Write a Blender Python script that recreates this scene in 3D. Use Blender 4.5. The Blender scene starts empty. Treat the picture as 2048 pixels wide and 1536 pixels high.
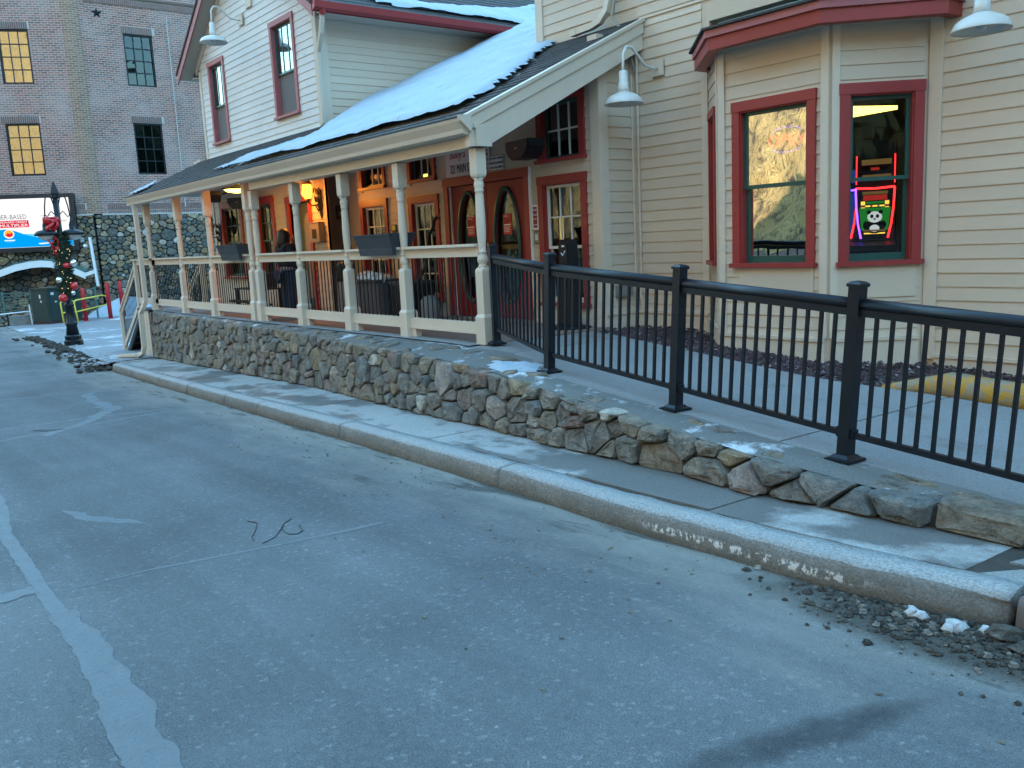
import bpy, bmesh, math, random
from mathutils import Vector, Matrix, noise
random.seed(7)
SC = bpy.context.scene
COL = SC.collection
V = Vector
R = math.radians

# ------------------------------------------------------------------ camera
cd = bpy.data.cameras.new('camera'); cam = bpy.data.objects.new('camera', cd); COL.objects.link(cam)
yaw, pitch, roll = R(37.98), R(9.337), R(2.784)
fw = V((-math.cos(pitch)*math.cos(yaw), math.cos(pitch)*math.sin(yaw), -math.sin(pitch)))
rt = fw.cross(V((0, 0, 1))).normalized(); dn = fw.cross(rt)
r2 = math.cos(roll)*rt + math.sin(roll)*dn
d2 = -math.sin(roll)*rt + math.cos(roll)*dn
M = Matrix.Identity(4)
for i in range(3):
    M[i][0], M[i][1], M[i][2] = r2[i], -d2[i], -fw[i]
cam.matrix_world = M                                   # the eye level is z = 0
cd.sensor_width = 36.0; cd.lens = 1750/2048*36.0; cd.clip_start = .05; cd.clip_end = 2000
SC.camera = cam

# ------------------------------------------------------------------ light
SUN_EL = R(19); SUN_DIR = V((-.50, .866, 0)).normalized()*math.cos(SUN_EL) + V((0, 0, math.sin(SUN_EL)))
w = bpy.data.worlds.new('World'); SC.world = w; w.use_nodes = True
nt = w.node_tree; nt.nodes.clear()
sky = nt.nodes.new('ShaderNodeTexSky'); sky.sky_type = 'NISHITA'; sky.sun_disc = False
sky.sun_elevation = SUN_EL; sky.sun_rotation = math.atan2(SUN_DIR.x, SUN_DIR.y); sky.altitude = 600; sky.ozone_density = 0.15; sky.air_density = 1.25; sky.dust_density = .4
bg = nt.nodes.new('ShaderNodeBackground'); bg.inputs[1].default_value = 0.15
wo = nt.nodes.new('ShaderNodeOutputWorld')
tint = nt.nodes.new('ShaderNodeMix'); tint.data_type = 'RGBA'; tint.blend_type = 'MULTIPLY'; tint.inputs[0].default_value = 1.
tint.inputs[7].default_value = (.70, 1.0, 1.04, 1)     # the camera's cool white balance
nt.links.new(sky.outputs[0], tint.inputs[6]); nt.links.new(tint.outputs[2], bg.inputs[0]); nt.links.new(bg.outputs[0], wo.inputs[0])
sl = bpy.data.lights.new('sun', 'SUN'); sl.energy = 2.1; sl.angle = R(.5); sl.color = (1, .88, .70)
so = bpy.data.objects.new('sun', sl); COL.objects.link(so)
so.rotation_euler = (-SUN_DIR).to_track_quat('-Z', 'Y').to_euler(); so.location = SUN_DIR*100
vs = SC.view_settings; vs.view_transform = 'Standard'; vs.look = 'None'; vs.gamma = 1; vs.use_curve_mapping = False
vs.exposure = 3.2
SC.cycles.use_denoising = True
SC.cycles.max_bounces = 8; SC.cycles.diffuse_bounces = 4; SC.cycles.glossy_bounces = 4
SC.cycles.transparent_max_bounces = 12
SC.cycles.sample_clamp_indirect = 6.0

# ------------------------------------------------------------------ materials
MATS = {}
def nodes_of(m):
    m.use_nodes = True; t = m.node_tree; return t, t.nodes, t.links, t.nodes['Principled BSDF']
def mth(n, l, op, a, b=None, clamp=False):
    x = n.new('ShaderNodeMath'); x.operation = op; x.use_clamp = clamp
    for i, q in enumerate((a, b)):
        if q is None: continue
        if isinstance(q, (int, float)): x.inputs[i].default_value = q
        else: l.new(q, x.inputs[i])
    return x.outputs[0]
def mixc(n, l, f, a, b, blend='MIX'):
    x = n.new('ShaderNodeMix'); x.data_type = 'RGBA'; x.blend_type = blend
    for i, q in ((0, f), (6, a), (7, b)):
        if isinstance(q, (int, float)): x.inputs[i].default_value = q
        elif isinstance(q, tuple): x.inputs[i].default_value = (*q[:3], 1)
        else: l.new(q, x.inputs[i])
    return x.outputs[2]
def ramp(n, l, src, stops, interp='LINEAR'):
    x = n.new('ShaderNodeValToRGB'); x.color_ramp.interpolation = interp
    e = x.color_ramp.elements
    while len(e) < len(stops): e.new(.5)
    for el, (p, c) in zip(e, stops):
        el.position = p; el.color = (c, c, c, 1) if isinstance(c, (int, float)) else (*c, 1)
    l.new(src, x.inputs[0]); return x.outputs[0]
def pos(n): return n.new('ShaderNodeNewGeometry').outputs['Position']
def nz(n, l, vec, scale, detail=4, rough=.55, stretch=None):
    if stretch:
        mp = n.new('ShaderNodeMapping'); mp.inputs['Scale'].default_value = stretch; l.new(vec, mp.inputs[0]); vec = mp.outputs[0]
    x = n.new('ShaderNodeTexNoise'); x.inputs['Scale'].default_value = scale; x.inputs['Detail'].default_value = detail
    x.inputs['Roughness'].default_value = rough; l.new(vec, x.inputs['Vector']); return x.outputs[0]
def bump(n, l, h, strength, dist, bsdf):
    b = n.new('ShaderNodeBump'); b.inputs['Strength'].default_value = strength; b.inputs['Distance'].default_value = dist
    l.new(h, b.inputs['Height']); l.new(b.outputs[0], bsdf.inputs['Normal'])
def mat(name, col, rough=.6, var=.12, vs=3., bmp=.0, bs=40., spec=.4, metal=0., emit=None, es=0.):
    m = bpy.data.materials.new(name); t, n, l, b = nodes_of(m)
    p = pos(n)
    if var:
        f = nz(n, l, p, vs, 5)
        oi = n.new('ShaderNodeObjectInfo').outputs['Random']
        k = mth(n, l, 'ADD', mth(n, l, 'MULTIPLY', f, .75), mth(n, l, 'MULTIPLY', oi, .25))
        c = mixc(n, l, k, tuple(x*(1-var*1.6) for x in col), tuple(min(1, x*(1+var*1.4)) for x in col))
        l.new(c, b.inputs['Base Color'])
        l.new(mth(n, l, 'ADD', mth(n, l, 'MULTIPLY', f, .2), rough-.1), b.inputs['Roughness'])
    else:
        b.inputs['Base Color'].default_value = (*col, 1); b.inputs['Roughness'].default_value = rough
    if bmp: bump(n, l, nz(n, l, p, bs, 4), bmp, .01, b)
    b.inputs['Specular IOR Level'].default_value = spec; b.inputs['Metallic'].default_value = metal
    if emit:
        b.inputs['Emission Color'].default_value = (*emit, 1); b.inputs['Emission Strength'].default_value = es
    MATS[name] = m; return m

def paint(name, col, rough=.5):
    """house paint: faint board grain, dust streaks, small per-piece shifts"""
    m = bpy.data.materials.new(name); t, n, l, b = nodes_of(m); p = pos(n)
    big = nz(n, l, p, 1.1, 5); st = nz(n, l, p, 6, 4, stretch=(1, 1, .18))
    oi = n.new('ShaderNodeObjectInfo').outputs['Random']
    k = mth(n, l, 'ADD', mth(n, l, 'ADD', mth(n, l, 'MULTIPLY', big, .45), mth(n, l, 'MULTIPLY', st, .3)), mth(n, l, 'MULTIPLY', oi, .25))
    l.new(mixc(n, l, k, tuple(x*.86 for x in col), tuple(min(1, x*1.12) for x in col)), b.inputs['Base Color'])
    b.inputs['Roughness'].default_value = rough; b.inputs['Specular IOR Level'].default_value = .35
    bump(n, l, nz(n, l, p, 30, 4, stretch=(1, 1, 6)), .12, .006, b)
    MATS[name] = m; return m

CREAM = (.56, .458, .352)
m_sid = paint('siding_paint', CREAM); m_trim = paint('cream_trim_paint', (.60, .505, .40))
def worn_siding():
    m = bpy.data.materials.new('worn_siding_paint'); t, n, l, b = nodes_of(m); p = pos(n)
    k = nz(n, l, p, 1.0, 5); pk = ramp(n, l, nz(n, l, p, 7, 8, .7), [(.62, 0.), (.68, 1.)])
    c = mixc(n, l, k, (.52, .50, .48), (.72, .70, .68)); c = mixc(n, l, pk, c, (.42, .35, .31))
    l.new(c, b.inputs['Base Color']); b.inputs['Roughness'].default_value = .6
    bump(n, l, nz(n, l, p, 25, 5), .15, .01, b); MATS['worn'] = m; return m
m_worn = worn_siding()
m_red = mat('red_trim_paint', (.285, .032, .030), .42, .12, 2.5, .08, 30)
m_pink = mat('faded_red_trim_paint', (.36, .11, .115), .5, .14, 3, .1, 30)
m_green = mat('dark_green_sash_paint', (.018, .075, .062), .35, .15)
m_white = mat('white_sash_paint', (.72, .71, .66), .45, .08)
m_lampw = mat('pale_enamel', (.60, .60, .56), .3, .06, spec=.5)
m_black = mat('black_metal', (.007, .010, .015), .42, .3, 6, .05, 60, .3)
m_bplast = mat('black_plastic', (.012, .013, .016), .45, .2)
m_charc = mat('charcoal_plastic', (.035, .042, .052), .5, .15, 5)
m_grey = mat('grey_paint', (.20, .20, .20), .55, .15)
m_taupe = mat('taupe_metal', (.26, .23, .19), .45, .1)
m_alu = mat('aluminium', (.55, .56, .56), .3, .1, metal=.7)
m_brass = mat('brass', (.6, .4, .16), .3, .1, metal=.9)
m_bronze = mat('dark_bronze', (.05, .035, .025), .4, .2, metal=.6)
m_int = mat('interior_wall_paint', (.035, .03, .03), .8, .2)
m_soff = paint('soffit_paint', (.46, .41, .35))
m_porchf = mat('porch_floor_paint', (.24, .17, .14), .6, .2, 1.5, .1, 20)
m_yel = mat('yellow_pipe_paint', (.75, .62, .10), .4, .1)
m_bol = mat('red_bollard_paint', (.42, .02, .03), .35, .12)
m_box = mat('dark_green_cabinet_paint', (.022, .045, .042), .45, .15)
m_copper = mat('weathered_green_roof', (.07, .15, .13), .6, .2)
m_whitep = mat('white_metal_paint', (.66, .70, .72), .4, .06)
m_needle = mat('garland_needles', (.012, .035, .018), .6, .4, 30)
m_rbow = mat('red_ribbon', (.50, .012, .018), .25, .15, spec=.6)
m_silver = mat('silver_bauble', (.8, .82, .82), .12, .05, metal=.9)
m_rbau = mat('red_bauble', (.55, .02, .02), .12, .05, spec=.8)
m_dirt = mat('dark_soil', (.055, .048, .04), .95, .4, 12, .5, 60)
m_mort = mat('wall_mortar', (.035, .033, .030), .95, .4, 9, .6, 40)
m_rdoor = mat('red_door_paint', (.23, .016, .018), .45, .15, 2)
m_ldoor = mat('olive_door_paint', (.07, .085, .03), .4, .12)
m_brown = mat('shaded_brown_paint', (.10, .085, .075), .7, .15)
m_pink_sign = mat('maroon_plaque', (.26, .02, .03), .4, .08)
m_wsign = mat('white_sign', (.62, .62, .62), .45, .05)
m_ink = mat('black_ink', (.012, .012, .014), .5, 0)
m_rink = mat('red_ink', (.45, .02, .03), .5, 0)
m_post = mat('red_poster', (.55, .02, .02), .35, .06)
m_wink = mat('white_ink', (.75, .75, .75), .5, 0)
m_plas = mat('clear_crumpled_plastic', (.55, .57, .6), .2, .3, 20, spec=.8)
m_dsnow2 = mat('melting_snow', (.42, .43, .43), .6, .5, 25, .6, 60)
m_dsnow = mat('dirty_snow', (.30, .31, .32), .8, .45, 9, .4, 40)
m_frost = mat('snow_frost', (.72, .76, .80), .7, .08, 6, .3, 30)

def snow_mat():
    m = bpy.data.materials.new('snow'); t, n, l, b = nodes_of(m); p = pos(n)
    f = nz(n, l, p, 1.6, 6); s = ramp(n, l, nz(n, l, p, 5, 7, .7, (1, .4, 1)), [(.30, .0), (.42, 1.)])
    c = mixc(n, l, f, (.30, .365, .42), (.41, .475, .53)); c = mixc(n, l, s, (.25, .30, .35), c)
    l.new(c, b.inputs['Base Color']); b.inputs['Roughness'].default_value = .75; b.inputs['Specular IOR Level'].default_value = .2
    a = mth(n, l, 'ADD', nz(n, l, p, 3.5, 6, .6, (1, .45, 1)), mth(n, l, 'MULTIPLY', nz(n, l, p, 30, 3), .15))
    bump(n, l, a, .6, .05, b); return m
m_snow = snow_mat()

def stone_mat(name, stops, dark=1.):
    m = bpy.data.materials.new(name); t, n, l, b = nodes_of(m); p = pos(n)
    at = n.new('ShaderNodeAttribute'); at.attribute_name = 'tone'
    c = ramp(n, l, at.outputs['Fac'], [(q, tuple(x*dark for x in k)) for q, k in stops])
    mo = nz(n, l, p, 9, 8, .68); fine = nz(n, l, p, 55, 5, .7)
    k = mth(n, l, 'ADD', mth(n, l, 'MULTIPLY', mo, .7), mth(n, l, 'MULTIPLY', fine, .3))
    sh = ramp(n, l, k, [(.32, (.30, .29, .28)), (.48, (.92, .92, .91)), (.68, (1.75, 1.7, 1.62))])
    c = mixc(n, l, 1., c, sh, 'MULTIPLY')
    lich = ramp(n, l, nz(n, l, p, 14, 8, .72), [(.60, 0.), (.70, .55)])
    c = mixc(n, l, lich, c, (.36*dark, .345*dark, .30*dark))
    l.new(c, b.inputs['Base Color']); b.inputs['Roughness'].default_value = .85; b.inputs['Specular IOR Level'].default_value = .25
    bump(n, l, mth(n, l, 'ADD', mo, mth(n, l, 'MULTIPLY', fine, .5)), 1., .06, b); return m
m_stone = stone_mat('rubble_stone', [(0, (.20, .19, .175)), (.25, (.27, .23, .18)), (.45, (.19, .20, .195)), (.6, (.31, .245, .165)), (.75, (.25, .24, .215)), (.86, (.26, .19, .165)), (1, (.46, .44, .39))])
m_fstone = stone_mat('far_wall_stone', [(0, (.08, .09, .085)), (.25, (.15, .145, .125)), (.45, (.10, .12, .12)), (.6, (.26, .18, .10)), (.75, (.18, .175, .15)), (.9, (.32, .23, .13)), (1, (.45, .45, .43))])

def concrete_mat(name, base, wet=None, frost=None):
    m = bpy.data.materials.new(name); t, n, l, b = nodes_of(m); p = pos(n)
    sx = n.new('ShaderNodeSeparateXYZ'); l.new(p, sx.inputs[0])
    a = nz(n, l, p, 1.3, 7, .62); f = nz(n, l, p, 26, 5, .7)
    k = mth(n, l, 'ADD', mth(n, l, 'MULTIPLY', a, .7), mth(n, l, 'MULTIPLY', f, .3))
    c = mixc(n, l, k, tuple(x*.72 for x in base), tuple(x*1.25 for x in base))
    rough = .8
    if wet:
        x = mth(n, l, 'MULTIPLY', mth(n, l, 'ADD', sx.outputs[0], 20.), 1/20.)      # -20..0 -> 0..1
        bias = ramp(n, l, x, wet)
        wn = mth(n, l, 'ADD', nz(n, l, p, 1.15, 6, .6, (1, 1.6, 1)), bias)
        w_ = ramp(n, l, wn, [(.50, 0.), (.58, 1.)])
        c = mixc(n, l, w_, c, mixc(n, l, a, (.10, .098, .09), (.19, .185, .175)))
        rr = mth(n, l, 'SUBTRACT', .8, mth(n, l, 'MULTIPLY', w_, .25)); l.new(rr, b.inputs['Roughness'])
    else: b.inputs['Roughness'].default_value = rough
    if frost:
        fr_ = ramp(n, l, nz(n, l, p, frost, 8, .65, (1, 1, 1)), [(.55, 0.), (.64, .8)])
        c = mixc(n, l, fr_, c, (.62, .66, .70))
    c = mixc(n, l, 1., c, ramp(n, l, nz(n, l, p, 85, 4, .8), [(.34, (.66, .65, .64)), (.5, (1., 1., 1.)), (.66, (1.22, 1.22, 1.21))]), 'MULTIPLY')
    c = mixc(n, l, ramp(n, l, nz(n, l, p, 1.7, 7, .7, (.6, 1.4, 1)), [(.56, 0.), (.72, .55)]), c, (.13, .10, .075))
    l.new(c, b.inputs['Base Color']); b.inputs['Specular IOR Level'].default_value = .3
    bump(n, l, mth(n, l, 'ADD', mth(n, l, 'ADD', f, a), nz(n, l, p, 70, 4, .8)), .5, .008, b); return m
m_walk = concrete_mat('sidewalk_concrete', (.34, .34, .325),
    [(0, -.02), (.30, -.06), (.50, -.04), (.62, -.02), (.70, -.04), (.735, .05), (.765, .09), (.785, .20), (.845, .24), (.862, -.3), (.93, -.3), (.95, .3), (1, .3)])
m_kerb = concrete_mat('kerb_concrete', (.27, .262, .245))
def kerb_tone_and_wear(m):
    """paler where facing up, darker and dirt-mottled where upright, pale flecks"""
    t, n, l, b = nodes_of(m); p = pos(n); src = b.inputs['Base Color'].links[0].from_socket
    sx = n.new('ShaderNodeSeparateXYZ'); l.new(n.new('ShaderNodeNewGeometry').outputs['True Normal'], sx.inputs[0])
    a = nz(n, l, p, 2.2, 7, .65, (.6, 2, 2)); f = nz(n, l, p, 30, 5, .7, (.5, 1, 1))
    top = mth(n, l, 'MULTIPLY', ramp(n, l, sx.outputs[2], [(.55, 0.), (.85, 1.)]), mth(n, l, 'ADD', .45, a))  # paler tone chosen by how far the face points up
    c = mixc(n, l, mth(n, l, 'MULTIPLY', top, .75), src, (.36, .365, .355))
    c = mixc(n, l, 1., c, ramp(n, l, nz(n, l, p, 75, 4, .8), [(.34, (.55, .54, .52)), (.5, (1., 1., 1.)), (.66, (1.35, 1.35, 1.33))]), 'MULTIPLY')
    crk = ramp(n, l, nz(n, l, p, 7, 8, .8, (.6, 3, 3)), [(.66, 0.), (.72, .6)])
    c = mixc(n, l, crk, c, (.50, .49, .46))
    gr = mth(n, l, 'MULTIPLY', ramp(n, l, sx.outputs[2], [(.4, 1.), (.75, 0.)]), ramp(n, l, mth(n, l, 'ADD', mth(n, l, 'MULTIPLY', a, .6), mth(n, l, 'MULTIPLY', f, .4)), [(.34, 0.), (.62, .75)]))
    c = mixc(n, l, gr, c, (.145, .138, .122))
    px3 = n.new('ShaderNodeSeparateXYZ'); l.new(p, px3.inputs[0])
    hh = mth(n, l, 'SUBTRACT', px3.outputs[2], mth(n, l, 'ADD', mth(n, l, 'MULTIPLY', px3.outputs[0], .0325), -1.66))   # height above the road
    inb = mth(n, l, 'MULTIPLY', ramp(n, l, hh, [(.035, 0.), (.05, 1.), (.075, 1.), (.09, 0.)]), ramp(n, l, mth(n, l, 'ADD', mth(n, l, 'MULTIPLY', px3.outputs[0], .2), 1.), [(.29, 0.), (.32, 1.), (.56, 1.), (.60, 0.)]))
    fl_ = mth(n, l, 'MULTIPLY', inb, ramp(n, l, nz(n, l, p, 24, 3, .7, (1, 1, .7)), [(.50, 0.), (.54, 1.)]))
    c = mixc(n, l, fl_, c, (.72, .72, .70))
    l.new(c, b.inputs['Base Color'])
    bump(n, l, mth(n, l, 'ADD', nz(n, l, p, 60, 5, .8), mth(n, l, 'MULTIPLY', a, 2.)), .8, .012, b)
kerb_tone_and_wear(m_kerb)
m_rampc = concrete_mat('ramp_concrete', (.235, .235, .232))
m_plaza = concrete_mat('plaza_concrete', (.24, .25, .26), frost=.55)
m_cap = concrete_mat('cap_mortar', (.15, .15, .14), frost=3.0)
m_yk = None
def yellow_kerb_mat():
    m = bpy.data.materials.new('worn_yellow_kerb'); t, n, l, b = nodes_of(m); p = pos(n)
    k = ramp(n, l, nz(n, l, p, 8, 9, .75), [(.46, 0.), (.53, 1.)])
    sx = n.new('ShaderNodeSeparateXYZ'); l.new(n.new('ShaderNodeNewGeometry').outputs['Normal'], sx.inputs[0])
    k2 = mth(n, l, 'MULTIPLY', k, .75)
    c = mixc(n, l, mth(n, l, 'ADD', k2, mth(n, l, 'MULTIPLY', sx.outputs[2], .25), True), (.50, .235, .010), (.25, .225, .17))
    l.new(c, b.inputs['Base Color']); b.inputs['Roughness'].default_value = .75; bump(n, l, k, .3, .01, b); return m
m_yk = yellow_kerb_mat()

def asphalt_mat():
    m = bpy.data.materials.new('old_asphalt'); t, n, l, b = nodes_of(m); p = pos(n)
    sx = n.new('ShaderNodeSeparateXYZ'); l.new(p, sx.inputs[0]); X, Y = sx.outputs[0], sx.outputs[1]
    fine = nz(n, l, p, 110, 3, .8); mid = nz(n, l, p, 34, 4, .7); big = nz(n, l, p, .55, 6, .6)
    vo = n.new('ShaderNodeTexVoronoi'); vo.inputs['Scale'].default_value = 48; l.new(p, vo.inputs['Vector'])
    spk = ramp(n, l, vo.outputs['Color'], [(.80, 0.), (.90, 1.)])
    k = mth(n, l, 'ADD', mth(n, l, 'MULTIPLY', big, .45), mth(n, l, 'ADD', mth(n, l, 'MULTIPLY', mid, .3), mth(n, l, 'MULTIPLY', fine, .25)))
    c = mixc(n, l, ramp(n, l, k, [(.30, 0.), (.70, 1.)]), (.078, .088, .092), (.225, .243, .25))
    c = mixc(n, l, mth(n, l, 'MULTIPLY', spk, .42), c, (.33, .34, .33))
    vo2 = n.new('ShaderNodeTexVoronoi'); vo2.inputs['Scale'].default_value = 21; l.new(p, vo2.inputs['Vector'])
    dots = mth(n, l, 'MULTIPLY', ramp(n, l, vo2.outputs['Distance'], [(.10, 1.), (.22, 0.)]), ramp(n, l, vo2.outputs['Color'], [(.72, 0.), (.78, 1.)]))
    c = mixc(n, l, mth(n, l, 'MULTIPLY', dots, .5), c, (.42, .43, .42))
    gap = n.new('ShaderNodeTexVoronoi'); gap.feature = 'DISTANCE_TO_EDGE'; gap.inputs['Scale'].default_value = 75; l.new(p, gap.inputs['Vector'])
    pit = ramp(n, l, gap.outputs[0], [(.02, .68), (.14, 1.)])
    c = mixc(n, l, 1., c, pit, 'MULTIPLY')
    st_ = nz(n, l, p, 1., 5, .6, (.10, 1.7, 1))
    c = mixc(n, l, 1., c, ramp(n, l, st_, [(.30, .80), (.70, 1.22)]), 'MULTIPLY')
    # sand and salt swept against the kerb: d = distance to the kerb line
    kl = mth(n, l, 'MULTIPLY_ADD', X, -.050); kl.node.inputs[2].default_value = 3.60
    d = mth(n, l, 'SUBTRACT', kl, Y)
    sand = mth(n, l, 'ADD', mth(n, l, 'MULTIPLY', d, -.75), mth(n, l, 'MULTIPLY', nz(n, l, p, 1.4, 7, .65, (.5, 1.6, 1)), 1.5))
    s = ramp(n, l, sand, [(.05, 0.), (.70, .9)])
    sc_ = mixc(n, l, nz(n, l, p, 4, 7, .7, (.5, 1.5, 1)), (.19, .18, .15), (.40, .395, .36))
    c = mixc(n, l, s, c, sc_)
    # dark silt patches in the gutter
    si = mth(n, l, 'SUBTRACT', mth(n, l, 'SUBTRACT', nz(n, l, p, 1.9, 6, .65, (.5, 2.2, 1)), mth(n, l, 'MULTIPLY', d, .18)), .0)
    s2 = ramp(n, l, si, [(.50, 0.), (.60, .8)])
    c = mixc(n, l, s2, c, (.06, .056, .046))
    # packed silt where the kerb is broken
    ex = mth(n, l, 'POWER', mth(n, l, 'ABSOLUTE', mth(n, l, 'MULTIPLY', mth(n, l, 'ADD', X, 1.55), .95)), 2.); ey = mth(n, l, 'POWER', mth(n, l, 'ABSOLUTE', mth(n, l, 'MULTIPLY', mth(n, l, 'SUBTRACT', Y, 3.55), 3.2)), 2.)
    e = mth(n, l, 'ADD', mth(n, l, 'ADD', ex, ey), mth(n, l, 'MULTIPLY', nz(n, l, p, 5, 6), 1.2))
    s3 = ramp(n, l, mth(n, l, 'MULTIPLY', e, .5), [(.55, .95), (.95, 0.)])
    c = mixc(n, l, s3, c, mixc(n, l, fine, (.03, .028, .022), (.13, .12, .10)))
    tx = mth(n, l, 'ADD', mth(n, l, 'MULTIPLY', mth(n, l, 'ADD', X, 1.55), 8.), mth(n, l, 'MULTIPLY', mth(n, l, 'SUBTRACT', Y, 2.5), -2.6)); ty = mth(n, l, 'MULTIPLY', mth(n, l, 'SUBTRACT', Y, 2.45), 1.7)
    te = mth(n, l, 'ADD', mth(n, l, 'ADD', mth(n, l, 'POWER', mth(n, l, 'ABSOLUTE', tx), 2.), mth(n, l, 'POWER', mth(n, l, 'ABSOLUTE', ty), 2.)), mth(n, l, 'MULTIPLY', nz(n, l, p, 9, 5), .8))
    c = mixc(n, l, ramp(n, l, mth(n, l, 'MULTIPLY', te, .5), [(.25, .75), (.62, 0.)]), c, (.03, .032, .035))
    fr_ = ramp(n, l, mth(n, l, 'ADD', nz(n, l, p, .8, 6, .6), mth(n, l, 'MULTIPLY', mth(n, l, 'MAXIMUM', mth(n, l, 'SUBTRACT', -9., X), 0.), .012)), [(.60, 0.), (.78, .22)])
    c = mixc(n, l, fr_, c, (.28, .29, .30))
    l.new(c, b.inputs['Base Color']); b.inputs['Roughness'].default_value = .82; b.inputs['Specular IOR Level'].default_value = .35
    bump(n, l, mth(n, l, 'ADD', mth(n, l, 'MULTIPLY', gap.outputs[0], 2.5), mth(n, l, 'ADD', fine, mid)), .8, .012, b); return m
m_asph = asphalt_mat()
def seal_mat(name, col):
    m = bpy.data.materials.new(name); t, n, l, b = nodes_of(m); p = pos(n)
    a = nz(n, l, p, 7, 6, .7); f = nz(n, l, p, 60, 3)
    l.new(mixc(n, l, a, tuple(x*.75 for x in col), tuple(x*1.25 for x in col)), b.inputs['Base Color'])
    b.inputs['Roughness'].default_value = .6; bump(n, l, mth(n, l, 'ADD', nz(n, l, p, 16, 6, .75), mth(n, l, 'MULTIPLY', f, .3)), .9, .03, b); return m
m_seal = seal_mat('crack_sealant', (.125, .145, .155)); m_scr = seal_mat('pale_scrape', (.105, .125, .135)); m_patch = seal_mat('dark_tar', (.020, .021, .024))

def shingle_mat():
    m = bpy.data.materials.new('asphalt_shingle'); t, n, l, b = nodes_of(m); p = pos(n)
    oi = n.new('ShaderNodeObjectInfo').outputs['Random']; a = nz(n, l, p, 4, 5); g = nz(n, l, p, 150, 2)
    k = mth(n, l, 'ADD', mth(n, l, 'MULTIPLY', oi, .4), mth(n, l, 'ADD', mth(n, l, 'MULTIPLY', a, .35), mth(n, l, 'MULTIPLY', g, .25)))
    l.new(mixc(n, l, k, (.022, .022, .024), (.075, .070, .068)), b.inputs['Base Color']); b.inputs['Roughness'].default_value = .9
    bump(n, l, g, .4, .004, b); return m
m_shin = shingle_mat()

def brick_mat(name, U, clean=False):
    m = bpy.data.materials.new(name); t, n, l, b = nodes_of(m); p = pos(n)
    dt = n.new('ShaderNodeVectorMath'); dt.operation = 'DOT_PRODUCT'; l.new(p, dt.inputs[0]); dt.inputs[1].default_value = U
    sx = n.new('ShaderNodeSeparateXYZ'); l.new(p, sx.inputs[0])
    cb = n.new('ShaderNodeCombineXYZ'); l.new(dt.outputs['Value'], cb.inputs[0]); l.new(sx.outputs[2], cb.inputs[1])
    br = n.new('ShaderNodeTexBrick'); l.new(cb.outputs[0], br.inputs['Vector']); br.inputs['Scale'].default_value = 1.
    br.inputs['Brick Width'].default_value = .26; br.inputs['Row Height'].default_value = .094; br.inputs['Mortar Size'].default_value = .013
    br.inputs['Mortar Smooth'].default_value = .2; br.inputs['Bias'].default_value = -.1
    if clean:
        br.inputs['Color1'].default_value = (.27, .15, .10, 1); br.inputs['Color2'].default_value = (.16, .085, .06, 1); br.inputs['Mortar'].default_value = (.36, .30, .24, 1)
        c = br.outputs[0]
    else:
        br.inputs['Color1'].default_value = (.33, .125, .09, 1); br.inputs['Color2'].default_value = (.13, .06, .05, 1); br.inputs['Mortar'].default_value = (.36, .335, .31, 1)
        ww = ramp(n, l, nz(n, l, p, .45, 6, .65), [(.44, 0.), (.68, .42)])
        c = mixc(n, l, ww, br.outputs[0], (.40, .34, .32))
    l.new(c, b.inputs['Base Color']); b.inputs['Roughness'].default_value = .85
    bump(n, l, br.outputs['Fac'], -.4, .02, b); return m
UL = (.3998, .9166, 0.)
m_brR = brick_mat('whitewashed_brick_east', (0, 1, 0)); m_brL = brick_mat('whitewashed_brick_south', UL); m_brC = brick_mat('clean_orange_brick', (.2, .98, 0), True)
m_sold = mat('soldier_brick', (.20, .12, .105), .8, .3, 6)

def glass_mat(name, refl, tint=(.8, .85, .88), wob=.02, rough=.004, scale=1.6, fres=.75):
    m = bpy.data.materials.new(name); m.use_nodes = True; n, l = m.node_tree.nodes, m.node_tree.links; n.clear()
    tr = n.new('ShaderNodeBsdfTransparent'); tr.inputs[0].default_value = (*tint, 1)
    gl = n.new('ShaderNodeBsdfGlossy'); gl.inputs['Roughness'].default_value = rough; gl.inputs[0].default_value = (.95, .97, 1, 1)
    lw = n.new('ShaderNodeLayerWeight'); lw.inputs[0].default_value = .35
    k = mth(n, l, 'MULTIPLY_ADD', lw.outputs['Fresnel'], fres, True); k.node.inputs[2].default_value = refl
    b = n.new('ShaderNodeBump'); b.inputs['Strength'].default_value = wob; b.inputs['Distance'].default_value = .05
    l.new(nz(n, l, pos(n), scale, 2), b.inputs['Height']); l.new(b.outputs[0], gl.inputs['Normal'])
    mx = n.new('ShaderNodeMixShader'); l.new(k, mx.inputs[0]); l.new(tr.outputs[0], mx.inputs[1]); l.new(gl.outputs[0], mx.inputs[2])
    o = n.new('ShaderNodeOutputMaterial'); l.new(mx.outputs[0], o.inputs[0]); return m
m_glass = glass_mat('window_glass', .02, (.7, .75, .78), wob=.03, fres=.16)
m_bglass = glass_mat('angled_bay_glass', .015, (.9, .92, .95), .03, fres=.35)
m_gold = glass_mat('coated_window_glass', .55, (.35, .38, .40), .05)
m_fglass = glass_mat('far_window_glass', .42, (.10, .13, .15), .16, .01, 4.)
m_fglass2 = glass_mat('dim_far_window_glass', .03, (.25, .45, .5), .08, .02, 2.2, .12)
m_tglass = glass_mat('tower_window_glass', .25, (.5, .55, .6), .03)
EK = .19                                               # lit screens and lamps against the exposure of the shade
def emit(name, col, s):
    m = bpy.data.materials.new(name); m.use_nodes = True; n, l = m.node_tree.nodes, m.node_tree.links; n.clear()
    e = n.new('ShaderNodeEmission'); e.inputs[0].default_value = (*col, 1); e.inputs[1].default_value = s*EK
    o = n.new('ShaderNodeOutputMaterial'); l.new(e.outputs[0], o.inputs[0]); return m
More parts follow.
